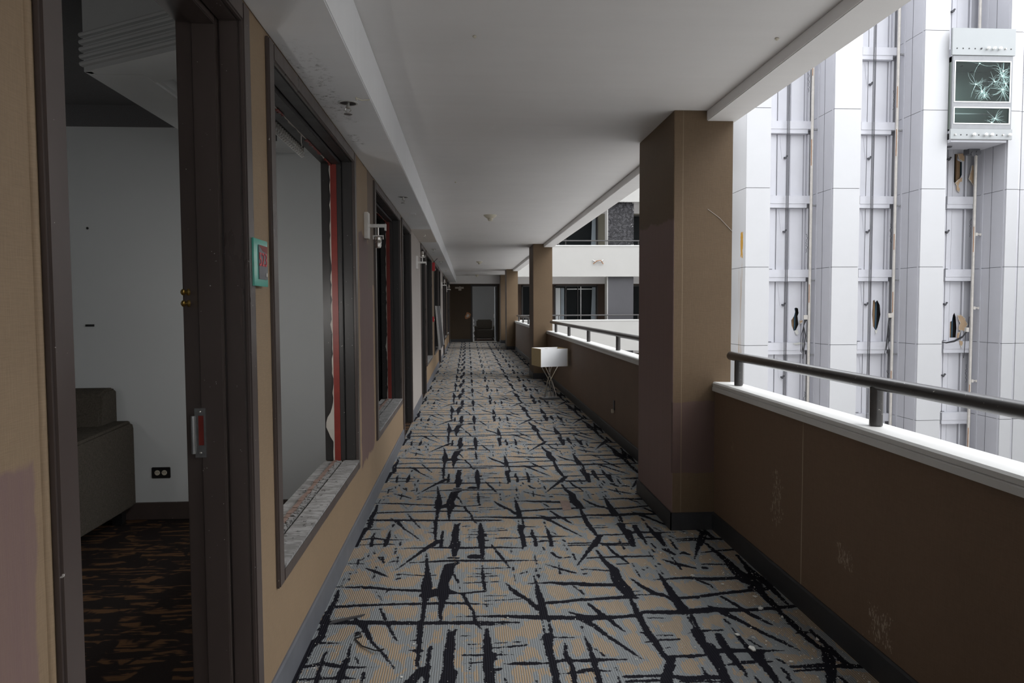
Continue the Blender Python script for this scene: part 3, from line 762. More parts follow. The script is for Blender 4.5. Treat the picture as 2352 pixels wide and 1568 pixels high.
# ------------------------------------------------------------------ things on the left wall
pl = thing('room_number_sign', (-.65, 2.26, 1.5), 'green glass room number sign reading 523 in red', 'sign')
px0, px1 = 2.178, 2.325
B(-.660, -.652, px0, px1, 1.430, 1.566).build('backing', 'white_plastic', pl)
B(-.646, -.640, px0, px1, 1.425, 1.570).build('glass_plate', 'green_glass', pl, bevel=.001)
B(-.640, -.6375, px0+.045, px1-.012, 1.447, 1.552).build('number_panel', 'plate_dark', pl)
def text(body, size, loc, mat, parent, name):
    cu = bpy.data.curves.new(name, 'FONT'); cu.body = body; cu.size = size; cu.extrude = .0006; cu.align_x = 'CENTER'; cu.align_y = 'CENTER'
    ob = bpy.data.objects.new('tmp', cu)
    dg = bpy.context.evaluated_depsgraph_get(); COL.objects.link(ob); dg.update()
    me = bpy.data.meshes.new_from_object(ob.evaluated_get(dg)); bpy.data.objects.remove(ob)
    me.materials.clear(); me.materials.append(M[mat])
    # text plane XY -> wall plane facing +X: text x -> +Y, text y -> +Z
    me.transform(Matrix(((0, 0, 1, loc[0]), (1, 0, 0, loc[1]), (0, 1, 0, loc[2]), (0, 0, 0, 1))))
    off = Vector(parent['_o']); me.transform(Matrix.Translation(-off))
    o = bpy.data.objects.new(name, me); COL.objects.link(o); o.parent = parent
    return o
text('523', .060, (-.6368, (px0+px1)/2+.014, 1.506), 'redp', pl, 'numerals')
tri = MB().prism([(px0+.045, 1.552), (px1-.012, 1.552), (px1-.012, 1.530), (px0+.085, 1.535)], 'x', -.6376, -.6371); tri.build('red_flash', 'red', pl)
MB().lathe([(.0075, 0), (.0075, .0012), (.005, .0016)], (-.6375, px1-.024, 1.462), 14, 'x').build('emblem', 'chrome', pl)

def sconce(y, z, up, label):
    c = thing('wall_lamp', (XL, y, z), label, 'wall lamp', 'broken corridor wall lamps')
    B(XL, XL+.028, y-.038, y+.038, z-.085, z+.085).build('backplate', 'chrome', c, bevel=.003)
    B(XL+.028, XL+.135, y-.012, y+.012, z-.012, z+.010).build('arm', 'chrome', c, bevel=.002)
    B(XL+.128, XL+.138, y-.013, y+.013, z-.032, z+.010).build('arm_end', 'chrome', c)
    s = 1 if up else -1
    xs_ = XL+.085
    MB().tube([(xs_, y+.004, z), (xs_, y+.004, z+s*.065)], .005, 8).build('stem', 'chrome', c)
    MB().box(xs_-.035, xs_+.035, y-.004, y+.010, z+s*.065-.004, z+s*.065+.004).box(xs_-.035, xs_-.028, y-.004, y+.010, z+s*.065-.004+min(0, s*.018), z+s*.065+max(0, s*.018)).box(xs_+.028, xs_+.035, y-.004, y+.010, z+s*.065+min(0, s*.022), z+s*.065+max(0, s*.022)).build('fork', 'chrome', c)
    b = (xs_, y+.003, z+s*.07)
    prof = [(.013, 0), (.021, s*.006), (.021, s*.022), (.0185, s*.024), (.022, s*.027), (.019, s*.034), (.022, s*.037), (.019, s*.044), (.020, s*.058), (.016, s*.072), (.010, s*.074)]
    MB().lathe(prof, b, 18).build('socket', 'chrome', c, smooth=True)
    return c
sconce(4.66, 1.885, False, 'nearest broken wall lamp, socket hanging down, between the first two windows')
sconce(9.22, 1.93, True, 'broken wall lamp with upright socket on the pale wall')
sconce(18.1, 1.90, True, 'broken wall lamp with upright socket on the far pale wall')
sconce(22.5, 1.90, True, 'farthest broken wall lamp, near the end of the left wall')

al = thing('fire_alarm_strobe', (XL, 13.5, 2.1), 'red fire alarm strobe high on the left wall', 'fire alarm')
B(XL, XL+.055, 13.43, 13.55, 2.03, 2.19).build('body', 'redp', al, bevel=.008)
B(XL+.055, XL+.07, 13.46, 13.52, 2.04, 2.07).build('lens', 'white_plastic', al, bevel=.004)
tag(MB().tube([(XL+.02, 13.5, 2.19), (XL+.06, 13.5, 2.23), (-.56, 13.5, 2.268)], .004, 6).build('alarm_cable', 'black', at=(XL, 13.5, 2.2)), 'thin black cable from the red strobe up to the soffit', 'cable')
pu = thing('fire_alarm_pull', (XL, 13.42, 1.12), 'small red fire alarm pull station below the strobe', 'fire alarm')
B(XL, XL+.035, 13.38, 13.46, 1.07, 1.17).build('body', 'redp', pu, bevel=.006)
B(XL+.035, XL+.042, 13.395, 13.445, 1.10, 1.12).build('handle', 'white_plastic', pu)
# panel hanging out of the fourth window
hp = thing('loose_window_panel', (XL, 14.7, .5), 'loose grey panel leaning out of the fourth window', 'panel')
th = MB().prism([(XL+.02, 1.37), (XL+.05, 1.37), (XL+.135, .52), (XL+.09, .50)], 'y', 14.1, 15.7); th.build('panel', 'panel_grey', hp)
MB().prism([(XL+.05, 1.372), (XL+.058, 1.372), (XL+.145, .515), (XL+.135, .515)], 'y', 15.64, 15.72).build('white_edge', 'cap', hp)
MB().prism([(XL+.02, 1.372), (XL+.052, 1.372), (XL+.137, .5), (XL+.088, .5)], 'y', 14.06, 14.10).build('light_edge', 'steel', hp)

# ------------------------------------------------------------------ ceiling fittings
def sprinkler(x, y, label):
    c = thing('sprinkler', (x, y, 2.27), label, 'sprinkler', 'sprinkler heads in the soffit')
    MB().lathe([(.044, 0), (.044, -.003), (.036, -.004), (.036, .0)], (x, y, 2.27), 28).build('ring', 'cap', c, smooth=True)
    MB().lathe([(.036, -.0015), (.012, -.001)], (x, y, 2.27), 24).build('open_recess', 'black', c)
    MB().lathe([(.008, 0), (.008, -.016), (.011, -.018), (.011, -.024), (.005, -.026)], (x, y, 2.27), 12).build('stem', 'chrome', c, smooth=True)
    MB().tube([(x-.010, y, 2.246), (x-.013, y, 2.236), (x, y, 2.224), (x+.013, y, 2.236), (x+.010, y, 2.246)], .0022, 6).build('yoke', 'chrome', c)
    MB().lathe([(.004, 0), (.019, -.001), (.019, -.003), (.004, -.004)], (x, y, 2.222), 12).build('deflector', 'steel', c)
for k, y in enumerate((3.24, 5.96, 8.96, 11.33, 14.4, 17.9)):
    sprinkler(-.525, y, ['nearest sprinkler head, white ring on the soffit', 'second sprinkler head along the soffit, above the second window', 'third sprinkler head, by the pale soffit', 'fourth sprinkler head from the camera', 'fifth sprinkler head from the camera', 'farthest sprinkler head in the soffit'][k])
def smoke(x, y, label):
    c = thing('smoke_detector', (x, y, 2.507), label, 'smoke detector', 'smoke detectors down the ceiling')
    MB().lathe([(.085, 0), (.080, -.012), (.045, -.040)], (x, y, 2.507), 24).build('base', 'sensor', c, smooth=True)
    MB().lathe([(.040, 0), (.030, -.012), (.034, -.020), (.022, -.034), (0, -.036)], (x, y, 2.467), 20).build('sensor', 'sensor', c, smooth=True)
smoke(.297, 8.96, 'nearest cream smoke detector on the ceiling')
smoke(.318, 18.2, 'middle cream smoke detector on the ceiling')
smoke(.36, 25.8, 'farthest cream smoke detector, before the end beam')
for x, y, lab in ((.04, 3.06, 'tiny white anchor in the near ceiling'), (-.10, 6.59, 'tiny pale hook in the middle ceiling'), (1.34, 3.02, 'tiny pale anchor in the ceiling near the edge beam')):
    tag(MB().lathe([(.006, 0), (.010, -.004), (.004, -.010)], (x, y, 2.507), 10).build('ceiling_anchor', 'white_plastic', at=(x, y, 2.507)), lab, 'anchor')
tag(MB().tube([(-.475, 3.16, 2.268), (-.455, 3.17, 2.262), (-.42, 3.175, 2.266)], .0025, 6).tube([(-.476, 3.15, 2.268), (-.476, 3.17, 2.262)], .003, 6).build('soffit_wire', 'white_plastic', at=(-.45, 3.17, 2.265)), 'short white wire stub beside the nearest sprinkler', 'wire')
tag(B(-.56, -.50, 7.0, 7.06, 2.262, 2.2695).build('soffit_plate', 'soffit', at=(-.53, 7.03, 2.265)), 'small blank plate on the soffit before the pale stretch', 'plate')

# ------------------------------------------------------------------ pillars and parapets on the atrium side
def pillar(y0, y1, label, near=False):
    c = thing('pillar', (1.4, (y0+y1)/2, 0), label, 'pillar')
    x0, x1 = 1.225, 1.581
    B(x0, x1, y0, y1, 0, 2.507).build('shaft', 'pillar', c, bevel=.003)
    bb = MB()
    bb.box(x0-.010, x1-.10, y0-.010, y0, 0, .108); bb.box(x0-.010, x0, y0-.010, y1+.01, 0, .108); bb.box(x0-.010, x1-.10, y1, y1+.01, 0, .108)
    bb.build('vinyl_base', 'base_black', c, bevel=.003)
    if near:
        MB().tube([(1.43, y0-.001, 1.93), (1.50, y0-.001, 1.88), (1.579, y0-.001, 1.80)], .0014, 5).build('pale_scratch', 'wall_pale', c)
pillar(-4.80, -3.96, 'brown pillar behind the camera')
pillar(4.144, 4.985, 'nearest large brown pillar with mauve bare patches', True)
pillar(13.07, 13.92, 'second brown pillar, behind the lamp')
pillar(22.0, 22.86, 'third brown pillar, far down the corridor')
pillar(25.9, 26.7, 'last brown pillar beside the end wall')

def parapet(y0, y1, label):
    c = thing('parapet', (1.55, (y0+y1)/2, 0), label, 'parapet')
    B(XP, 1.595, y0, y1, -.25, .846).build('wall', 'parapet_in', c)
    MB().prism([(1.468, .846), (1.62, .846), (1.62, .896), (1.478, .900), (1.470, .892), (1.470, .876), (1.474, .873), (1.468, .869)], 'y', y0, y1).build('cap', 'cap', c)
    MB().prism([(XP, 0), (XP-.013, 0), (XP-.011, .10), (XP-.005, .108), (XP, .108)], 'y', y0, y1).build('vinyl_base', 'base_black', c)
    MB().prism([(1.595, -.25), (1.60, -.25), (1.60, .846), (1.595, .846)], 'y', y0, y1).build('outer_face', 'balcony', c)
def handrail(ys0, ys1, posts, label, group=None):
    c = thing('handrail', (1.55, (ys0+ys1)/2, .9), label, 'handrail')
    MB().tube([(1.55, ys0, 1.062), (1.55, ys1, 1.062)], .026, 20).build('rail', 'rail', c, smooth=True)
    for y in posts:
        MB().tube([(1.55, y, .901), (1.55, y, 1.045)], .024, 16).build('post', 'rail', c, smooth=True)
parapet(-3.95, 4.144, 'nearest brown parapet with a white cap, right foreground')
parapet(4.985, 13.07, 'second brown parapet, beyond the nearest pillar')
parapet(13.92, 22.0, 'third brown parapet, beyond the second pillar')
parapet(22.86, 25.3, 'short far parapet before the cross balcony')
handrail(-3.9, 4.06, (-2.9, -1.54, -.17, 1.20, 2.575, 3.94), 'nearest dark tubular handrail above the white cap')
handrail(5.0, 13.0, (5.45, 7.18, 8.96, 10.7, 12.3), 'second handrail between the first two pillars')
handrail(13.95, 21.95, (14.4, 16.1, 17.9, 19.6, 21.2), 'third handrail between second and third pillars')
handrail(22.9, 25.2, (23.2, 24.6), 'short far handrail next to the cross balcony')
sk = thing('wall_socket', (XP, 7.05, .3), 'small socket with a plug hanging low on the second parapet', 'socket')
B(XP-.008, XP, 7.02, 7.08, .30, .40).build('plate', 'base_black', sk, bevel=.002)
B(XP-.03, XP-.008, 7.035, 7.065, .27, .31).build('plug', 'white_plastic', sk, bevel=.003)

# ------------------------------------------------------------------ floor lamp
lx, ly = 1.19, 10.2
lamp = thing('table_lamp', (lx, ly, 0), 'white box-shaded lamp on a crossed wire base, standing on the carpet', 'lamp')
sh0 = []
def rot(mb, ang, c):
    ca, sa = math.cos(ang), math.sin(ang)
    mb.v = [(c[0]+(x-c[0])*ca-(y-c[1])*sa, c[1]+(x-c[0])*sa+(y-c[1])*ca, z) for x, y, z in mb.v]
    return mb
A = math.radians(14)
W2, D2, Z0, Z1 = .205, .20, .492, .748
rot(B(lx-W2, lx+W2, ly-D2, ly-D2+.004, Z0, Z1), A, (lx, ly)).build('shade_front', 'shade_w', lamp)
rot(B(lx-W2, lx+W2, ly+D2-.004, ly+D2, Z0, Z1), A, (lx, ly)).build('shade_back', 'shade_w', lamp)
for s_ in (-1, 1): rot(B(lx+s_*W2-.0025, lx+s_*W2+.0025, ly-D2, ly+D2, Z0, Z1), A, (lx, ly)).build('shade_side', 'shade_b', lamp)
rot(MB().box(lx-W2+.004, lx+W2-.004, ly-.003, ly+.003, Z1-.02, Z1-.014).box(lx-.003, lx+.003, ly-D2+.004, ly+D2-.004, Z1-.02, Z1-.014), A, (lx, ly)).build('shade_spider', 'chrome', lamp)
for (a, b) in (((-.14, -.07), (.03, .07)), ((-.07, .07), (.10, -.06)), ((.03, -.08), (-.06, .06)), ((.15, .06), (-.02, -.07)), ((.06, .08), (-.09, -.05)), ((-.02, -.08), (.08, .06))):
    MB().tube([(lx+a[0], ly+a[1], Z0+.02), (lx+b[0]*.4, ly+b[1]*.5, .25), (lx+b[0], ly+b[1], .03)], .0065, 8).build('leg_wire', 'chrome', lamp, smooth=True)
rot(B(lx-.13, lx+.13, ly-.09, ly+.09, 0, .03), A, (lx, ly)).build('base', 'base_grey', lamp, bevel=.004)
MB().tube([(lx, ly, .40), (lx, ly, .735)], .012, 10).build('stem', 'chrome', lamp)
# ------------------------------------------------------------------ far end wall and the room behind it
YE = 27.0
def end_wall():
    m = MB()
    segs = [(-.84, .20), (1.113, 1.6)]
    for a, b in segs: m.box(a, b, YE, YE+.12, 0, 2.64)
    m.box(.20, 1.113, YE, YE+.12, 2.12, 2.64)
    return m
struct(end_wall().build('wall_end', 'end_shaded_brown'), 'brown wall closing the corridor, its colour darkened for shade')
dr = thing('door_8', (.65, YE, 0), 'open doorway in the dark end wall with a dark frame', kind='structure')
MB().box(.14, .20, YE-.02, YE+.13, 0, 2.18).box(1.113, 1.17, YE-.02, YE+.13, 0, 2.18).box(.20, 1.113, YE-.02, YE+.13, 2.12, 2.18).build('casing', 'frame_dark', dr, bevel=.004)
B(1.07, 1.11, YE+.12, YE+.95, .01, 2.11).build('leaf', 'room_dim', dr)
MB().tube([(1.05, YE+.9, .9), (1.05, YE+.9, 1.05)], .012, 8).build('pull_handle', 'chrome', dr)
struct(B(-1.5, 3, 29.5, 29.6, 0, 2.7).build('wall_end_room', 'room_dim'), 'grey wall of the room beyond the end doorway')
struct(B(-1.5, 3, YE+.12, 29.5, -.1, 0).build('floor_end_room', 'room_carpet'), 'dark carpet of the room beyond the end doorway')
struct(B(-1.5, 3, YE+.12, 29.6, 2.5, 2.6).build('ceiling_end_room', 'ceil'), 'ceiling of the room beyond the end doorway')
ac = thing('armchair', (.70, 28.3, 0), 'dark armchair with olive back seen through the end doorway', 'armchair')
B(.30, 1.05, 28.0, 28.7, .08, .42).build('seat', 'tweed', ac, bevel=.04, smooth=True)
B(.36, 1.0, 28.6, 28.8, .40, .82).build('back', 'tweed', ac, bevel=.05, smooth=True)
for x in (.27, 1.02): B(x, x+.12, 28.0, 28.75, .08, .58).build('arm', 'tweed', ac, bevel=.03, smooth=True)
for x in (.33, 1.02):
    for y in (28.05, 28.7): B(x-.02, x+.02, y-.02, y+.02, 0, .08).build('leg', 'black', ac)
tb = MB(); r = random.Random(11)
tb.prism([(.20+q[1]*3, q[0]) for q in ragged(.02, .95, 0, .03, 14, 3, [])], 'y', YE-.01, YE-.004)
tag(tb.build('torn_paper', 'cap', at=(.2, YE, 0)), 'torn white paper clinging to the left jamb of the end doorway', 'paper')
es = thing('exit_sign_patch', (-.25, YE, 2.0), 'pale cross-shaped patch left of a removed exit sign on the end wall', 'patch')
MB().prism([(-.46, 2.10), (-.13, 2.10), (-.13, 2.03), (-.22, 2.03), (-.22, 1.96), (-.33, 1.96), (-.33, 2.03), (-.46, 2.03)], 'y', YE-.008, YE).build('patch', 'patch', es)
B(-.30, -.25, YE-.02, YE-.008, 2.04, 2.12).build('box', 'patch', es)
hl = thing('wall_hole', (.02, YE, 1.0), 'ragged red-brown hole with wires in the end wall', 'hole')
hp_ = [(math.cos(t)*.13*(.6+.5*r.random())+.02, 1.0+math.sin(t)*.15*(.6+.5*r.random())) for t in [2*PI*k/13 for k in range(13)]]
MB().prism(hp_, 'y', YE-.006, YE).build('torn_edge', 'rust', hl)
MB().prism([(.02+(a-.02)*.5, 1.0+(b-1.0)*.5) for a, b in hp_], 'y', YE-.012, YE-.006).build('pale_core', 'patch', hl)
struct(B(-.66, .14, YE-.012, YE, 0, .11).build('baseboard_end', 'base_black'), 'black base along the end wall')
tag(B(.20, 1.11, YE-.02, YE+.11, 0, .02).build('threshold_debris', 'litter', at=(.65, YE, 0)), 'pale strip of debris on the end doorway threshold', 'debris', kind='stuff')

# ------------------------------------------------------------------ cross balconies at the atrium end
FF = 2.68
YC = 25.3
XE = 9.46
def balcony(n, lab):
    z = FF*n
    c = thing('balcony', (5.2, YC, z), lab, 'balcony')
    B(1.605, XE, YC, YC+.10, z-.27, z+.82).build('parapet_wall', 'balcony', c)
    B(1.63, XE, YC-.02, YC+.13, z+.82, z+.86).build('cap', 'bal_cap', c, bevel=.004)
    struct(B(1.602, XE, YC+.135, YE-.002, z-.15, z-.01).build('floor_balcony', 'ceil'), 'walkway slab of the ' + lab)
    struct(B(1.602, XE, YE-.15, YE-.002, z+2.2, z+FF-.15).build('trim_bulkhead', 'ceil'), 'dropped bulkhead over the ' + lab)
    h = thing('balcony_handrail', (5.2, YC, z+.86), 'thin grey handrail on the ' + lab, 'handrail')
    MB().tube([(1.62, YC+.05, z+1.02), (XE-.05, YC+.05, z+1.02)], .024, 10).build('rail', 'rail', h, smooth=True)
    for x in (2.1, 3.3, 4.65, 6.2, 7.4, 8.6): MB().tube([(x, YC+.05, z+.86), (x, YC+.05, z+1.02)], .016, 8).build('post', 'rail', h)
def rear_wall(n, lab):
    z = FF*n
    op = [(2.08, 2.50, 0, 2.15), (3.34, 5.02, .35, 2.15), (6.12, 7.9, .35, 2.15)]
    m = MB(); x = 1.60
    for a, b, s, t in op:
        m.box(x, a, YE, YE+.12, z, z+FF-.1); m.box(a, b, YE, YE+.12, z+t, z+FF-.1)
        if s: m.box(a, b, YE, YE+.12, z, z+s)
        x = b
    m.box(x, XE+14, YE, YE+.12, z, z+FF-.1)
    struct(m.build('wall_far', 'far_brown' if n != 1 else 'patch_wall'), lab)
M['patch_wall'] = plain('beige_far_wall_paint', (.22, .205, .16, 1), .7, 0, .08, 2)
blabs = {-2: 'balcony two floors below the camera floor', -1: 'balcony one floor below', 0: 'off-white cross balcony at the camera floor', 1: 'off-white cross balcony one floor above', 2: 'off-white balcony two floors above', 3: 'off-white balcony three floors above'}
for n in range(-2, 4):
    balcony(n, blabs[n])
    rear_wall(n, 'rear wall behind the ' + blabs[n])
wn = 10
for n in (-1, 0, 1, 2):
    z = FF*n
    for a, b, s, t in ((3.34, 5.02, .35, 2.15), (6.12, 7.9, .35, 2.15), (2.08, 2.50, 0, 2.15)):
        wn += 1
        w_ = thing('window_%d' % wn, ((a+b)/2, YE, z+s), 'dark glazed opening behind the %s, %s' % (blabs[n], 'left wide one' if a == 3.34 else 'right of the dark column' if a > 6 else 'narrow one at the left'), kind='structure')
        MB().box(a, a+.05, YE-.03, YE+.1, z+s, z+t).box(b-.05, b, YE-.03, YE+.1, z+s, z+t).box(a, b, YE-.03, YE+.1, z+t-.05, z+t).build('frame', 'frame_dark', w_)
        B(a, b, YE+.09, YE+.11, z+s, z+t).build('pane', 'dark_glass', w_)
        if a == 3.34:
            B(a+.42, a+.47, YE+.02, YE+.08, z+s, z+t).build('mullion', 'frame_dark', w_)
            if n == 0:
                B(a+.26, a+.39, YE+.04, YE+.08, z+s, z+t-.1).build('pale_curtain', 'curtain', w_, bevel=.01)
                B(a+.06, a+.24, YE+.05, YE+.085, z+s, z+t-.1).build('dim_curtain', 'room_grey', w_)
                B(a+.50, b-.08, YE+.05, YE+.08, z+t-.16, z+t-.13).build('track', 'steel', w_)
                B(a+.90, a+.93, YE+.03, YE+.08, z+s, z+t-.05).build('mullion', 'frame_dark', w_)
                B(a+1.02, a+1.05, YE+.03, YE+.08, z+s, z+t-.05).build('mullion', 'steel', w_)
            MB().prism([(b-.27, z+s), (b-.07, z+s), (b-.07, z+t-.08), (b-.2, z+t-.08)], 'y', YE+.04, YE+.08).build('curtain_fold', 'curtain', w_)
def column(n, mat, lab):
    z = FF*n
    c = thing('balcony_column', (5.57, YC+.35, z), lab, 'column')
    B(5.09, 6.05, YC+.14, YC+.55, z, z+FF-.27).build('shaft', mat, c, bevel=.006)
    B(5.075, 5.105, YC+.13, YC+.56, z, z+FF-.27).build('corner_trim', 'balcony', c)
column(0, 'conc_dark', 'plain dark grey column on the camera-floor balcony')
column(1, 'peeling', 'dark grey column with blistered peeling paint, one floor above')
column(-1, 'conc_dark', 'dark grey column one floor below')
column(2, 'conc_dark', 'dark grey column two floors above')
tw = thing('severed_fixture', (4.72, YC, 3.0), 'small twisted metal fixture on the white balcony front above', 'fixture')
MB().tube([(4.52, YC-.03, 3.0), (4.64, YC-.06, 2.93), (4.80, YC-.07, 2.95), (4.90, YC-.04, 3.0)], .016, 6).build('bent_rod', 'steel', tw)
MB().tube([(4.54, YC-.04, 2.87), (4.66, YC-.09, 2.97), (4.80, YC-.08, 2.99), (4.90, YC-.04, 2.86)], .016, 6).build('bent_rod', 'rust', tw)
tw2 = thing('severed_fixture', (2.4, YC, 2.9), 'small broken arm fixture near the second pillar top', 'fixture')
MB().tube([(2.25, YC-.012, 2.86), (2.42, YC-.12, 2.98), (2.55, YC-.10, 3.0)], .014, 6).build('bent_rod', 'steel', tw2)
MB().lathe([(.03, 0), (.035, -.05), (.01, -.06)], (2.42, YC-.12, 2.97), 10).build('socket', 'chrome', tw2)

# ------------------------------------------------------------------ lift tower: white piers, grey shafts
YF, YB = 23.6, 25.45
LV = range(-4, 7)
piers = [(9.47, 10.31, 'first white tower pier, next to the nearest brown pillar, with an orange stain'),
         (12.52, 13.46, 'second white tower pier'), (15.66, 16.53, 'third white tower pier, left of the glass lift'),
         (18.73, 19.14, 'fourth white tower pier, right of the glass lift')]
for k, (a, b, lab) in enumerate(piers):
    c = thing('tower_pier', ((a+b)/2, YF, -10), lab, 'pier')
    B(a+.02, b-.02, YF+.02, 25.2, -10.7, 16.2).build('core', 'joint', c)
    side = 'grime_panel' if k == 0 else 'shaft'
    if k:
        for yy, t in ((24.75, .05), (23.72, .03)): B(a-.01-t*.15, a-.001, yy-t, yy+t, -10.7, 16.2).build('side_rib', 'shaft', c)
        B(a-.006, a-.001, 24.28, 24.295, -10.7, 16.2).build('side_seam', 'joint', c)
    for n in LV:
        z0 = FF*n - .028 + .008; z1 = FF*(n+1) - .028 - .008
        B(a, b, YF, YF+.02, z0, z1).build('panel', 'white_panel', c, bevel=.002)
        B(a, a+.02, YF+.02, 25.2, z0, z1).build('side_panel', side, c)
        B(b-.02, b, YF+.02, 25.2, z0, z1).build('side_panel', 'shaft', c)
# last pier goes on round a shallow recess
c = thing('tower_pier', (20.3, YF, -10), 'wide white tower face at the right edge of the picture', 'pier')
B(19.15, 22.5, YF+.12, 25.2, -10.7, 16.2).build('core', 'joint', c)
for n in LV:
    z0 = FF*n - .028 + .008; z1 = FF*(n+1) - .028 - .008
    MB().prism([(19.14, YF), (19.26, YF+.07), (19.26, YF+.10), (19.14, YF+.10)], 'z', z0, z1).build('chamfer_panel', 'shaft', c)
    B(19.27, 22.5, YF+.05, YF+.12, z0, z1).build('panel', 'white_panel', c)

H1 = [(12.1, 1.23), (12.16, 1.26), (12.24, 1.23), (12.27, 1.05), (12.23, 0.94), (12.27, 0.63), (12.18, 0.43), (12.1, 0.38), (12.01, 0.58), (11.99, 0.79), (12.09, 0.94), (12.13, 1.1)]
H2 = [(15.11, 1.5), (15.17, 1.54), (15.2, 1.44), (15.28, 1.52), (15.38, 1.34), (15.42, 0.98), (15.38, 0.77), (15.31, 0.49), (15.25, 0.38), (15.13, 0.54), (15.09, 0.98)]
H3 = [(18.13, 0.10), (18.13, 0.70), (18.20, 0.72), (18.24, 0.95), (18.30, 1.04), (18.36, 0.87), (18.40, 0.45), (18.38, 0.10)]
F3 = [(18.35, 0.95), (18.49, 0.96), (18.56, .90), (18.67, 0.82), (18.65, .76), (18.7, 0.7), (18.77, 0.6), (18.70, 0.49), (18.62, 0.35), (18.55, .38), (18.49, 0.36), (18.4, 0.4), (18.4, 0.51), (18.46, 0.64), (18.39, 0.78)]
H4 = [(18.13, 6.94), (18.31, 6.94), (18.27, 6.7), (18.44, 6.64), (18.45, 6.17), (18.34, 5.98), (18.21, 5.84), (18.13, 5.9)]
F5 = [(18.73, 6.5), (18.8, 6.5), (18.85, 6.21), (18.93, 5.95), (18.82, 5.74), (18.72, 5.88), (18.62, 6.0), (18.68, 6.21)]
F4 = [(18.20, 6.92), (18.46, 6.94), (18.47, 6.66), (18.4, 6.64), (18.25, 6.74)]

def shaft(k, xa, xb, rx, lab):
    """xa: left edge of what shows, rx: right end of the sill beams, xb: right side wall"""
    c = thing('lift_shaft', ((xa+xb)/2, YB, 0), lab, 'lift shaft')
    holes = {0: {0: (H1, 2)}, 1: {0: (H2, 2)}, 2: {0: (H3, 2), 2: (H4, 2)}}[k]
    # positions of the landing door leaves and frames between the beams
    xv = (11.02, 14.42, 17.77)[k]
    if k == 0: cols = [(xv, 11.32, 25.44), (11.36, 11.67, 25.43), (11.87, 12.33, 25.46), (12.36, 12.40, 25.40)]
    elif k == 1: cols = [(xv, 14.72, 25.44), (14.74, 14.95, 25.43), (15.04, 15.46, 25.46), (15.49, 15.54, 25.40)]
    else: cols = [(xv, 17.86, 25.44), (17.88, 18.06, 25.43), (18.09, 18.50, 25.46), (18.54, 18.60, 25.40)]
    xa2 = (11.0, 14.4, 17.75)[k]
    bk = MB(); L = []
    for n in LV: 
        h = holes.get(n)
    hs = [v[0] for v in holes.values()]
    grow = [[(cx+(p[0]-cx)*1.25, cz+(p[1]-cz)*1.12) for p in h] for h in hs for cx, cz in [(sum(p[0] for p in h)/len(h), sum(p[1] for p in h)/len(h))]]
    bk.prism([(xa2, -10.7), (rx+.3, -10.7), (rx+.3, 16.2), (xa2, 16.2)], 'y', YB+.03, YB+.06, grow)
    bk.build('back_wall', 'shaft', c)
    for n in LV:
        z = FF*n
        lo, hi = z-.026, z+2.21
        MB().prism([(xa2, z-.31), (rx, z-.31), (rx, z-.03), (xa2, z-.03)], 'y', YB-.22, YB+.02).build('sill_beam', 'shaft_beam', c)
        MB().prism([(xa2, z-.46), (rx-.18, z-.46), (rx-.18, z-.31), (xa2, z-.31)], 'y', YB-.20, YB+.02).build('header_beam', 'shaft_beam', c)
        for i, (a, b, y) in enumerate(cols):
            h = holes.get(n)
            m = MB()
            rect = [(a, lo), (b, lo), (b, hi), (a, hi)]
            if h and h[1] == i: m.prism(rect, 'y', y, y+.02, [h[0]])
            else: m.prism(rect, 'y', y, y+.02)
            m.build('landing_door' if i in (1, 2) else 'door_frame', 'shaft_door', c)
        B(xv+.06, xv+.2, YB-.02, YB-.005, lo+.01, lo+.03).build('door_guide', 'joint', c)
        B(rx-.12, rx-.05, 25.38, 25.5, lo, hi).build('wall_rib', 'shaft_beam', c)
        # interlock roller and its rod
        gx = cols[1][1] - (.03 if k == 0 else .15) if k < 2 else 17.86
        gz = z+1.37
        g = MB().box(gx-.05, gx+.04, YB-.12, YB-.02, gz-.03, gz+.02)
        g.lathe([(.035, 0), (.035, .03)], (gx+.03, YB-.14, gz+.04), 10, 'y').lathe([(.03, 0), (.03, .03)], (gx-.02, YB-.13, gz-.04), 10, 'y')
        gg = g.build('door_interlock', 'joint', c)
        if k < 2: MB().tube([(gx-.12, YB-.03, gz-.03), (gx-.20, YB-.03, gz+.75)], .008, 5).build('linkage_rod', 'shaft_beam', gg)
    return c
sh = [shaft(0, 10.31, 12.50, 12.586, 'first grey open lift shaft, between first and second white piers'),
      shaft(1, 13.46, 15.64, 15.724, 'second grey open lift shaft, between second and third white piers'),
      shaft(2, 16.53, 18.71, 19.033, 'third lift shaft, behind and below the glass lift')]
# what shows through the broken doors
for nm, x0, x1, z0, z1, lab in (('first', 11.9, 12.35, .2, 1.4, 'first shaft hole'), ('second', 15.0, 15.5, .2, 1.65, 'second shaft hole'), ('third', 18.0, 18.5, 0, 1.2, 'third shaft hole'), ('upper', 17.95, 18.9, 5.6, 7.0, 'upper third shaft hole')):
    c = thing('wall_studs', ((x0+x1)/2, 25.7, z0), 'bare studs and teal insulation behind the ' + lab, 'studs')
    wd = x1-x0
    B(x0+wd*.02, x0+wd*.3, 25.60, 25.66, z0, z1).build('insulation', 'teal', c)
    B(x0+wd*.38, x0+wd*.52, 25.58, 25.66, z0, z1).build('stud', 'timber', c)
    B(x0+wd*.60, x0+wd*.68, 25.60, 25.66, z0, z1).build('stud', 'teal', c)
    B(x0-.15, x1+.15, 25.70, 25.72, z0-.1, z1+.1).build('backing', 'frame_dark', c)
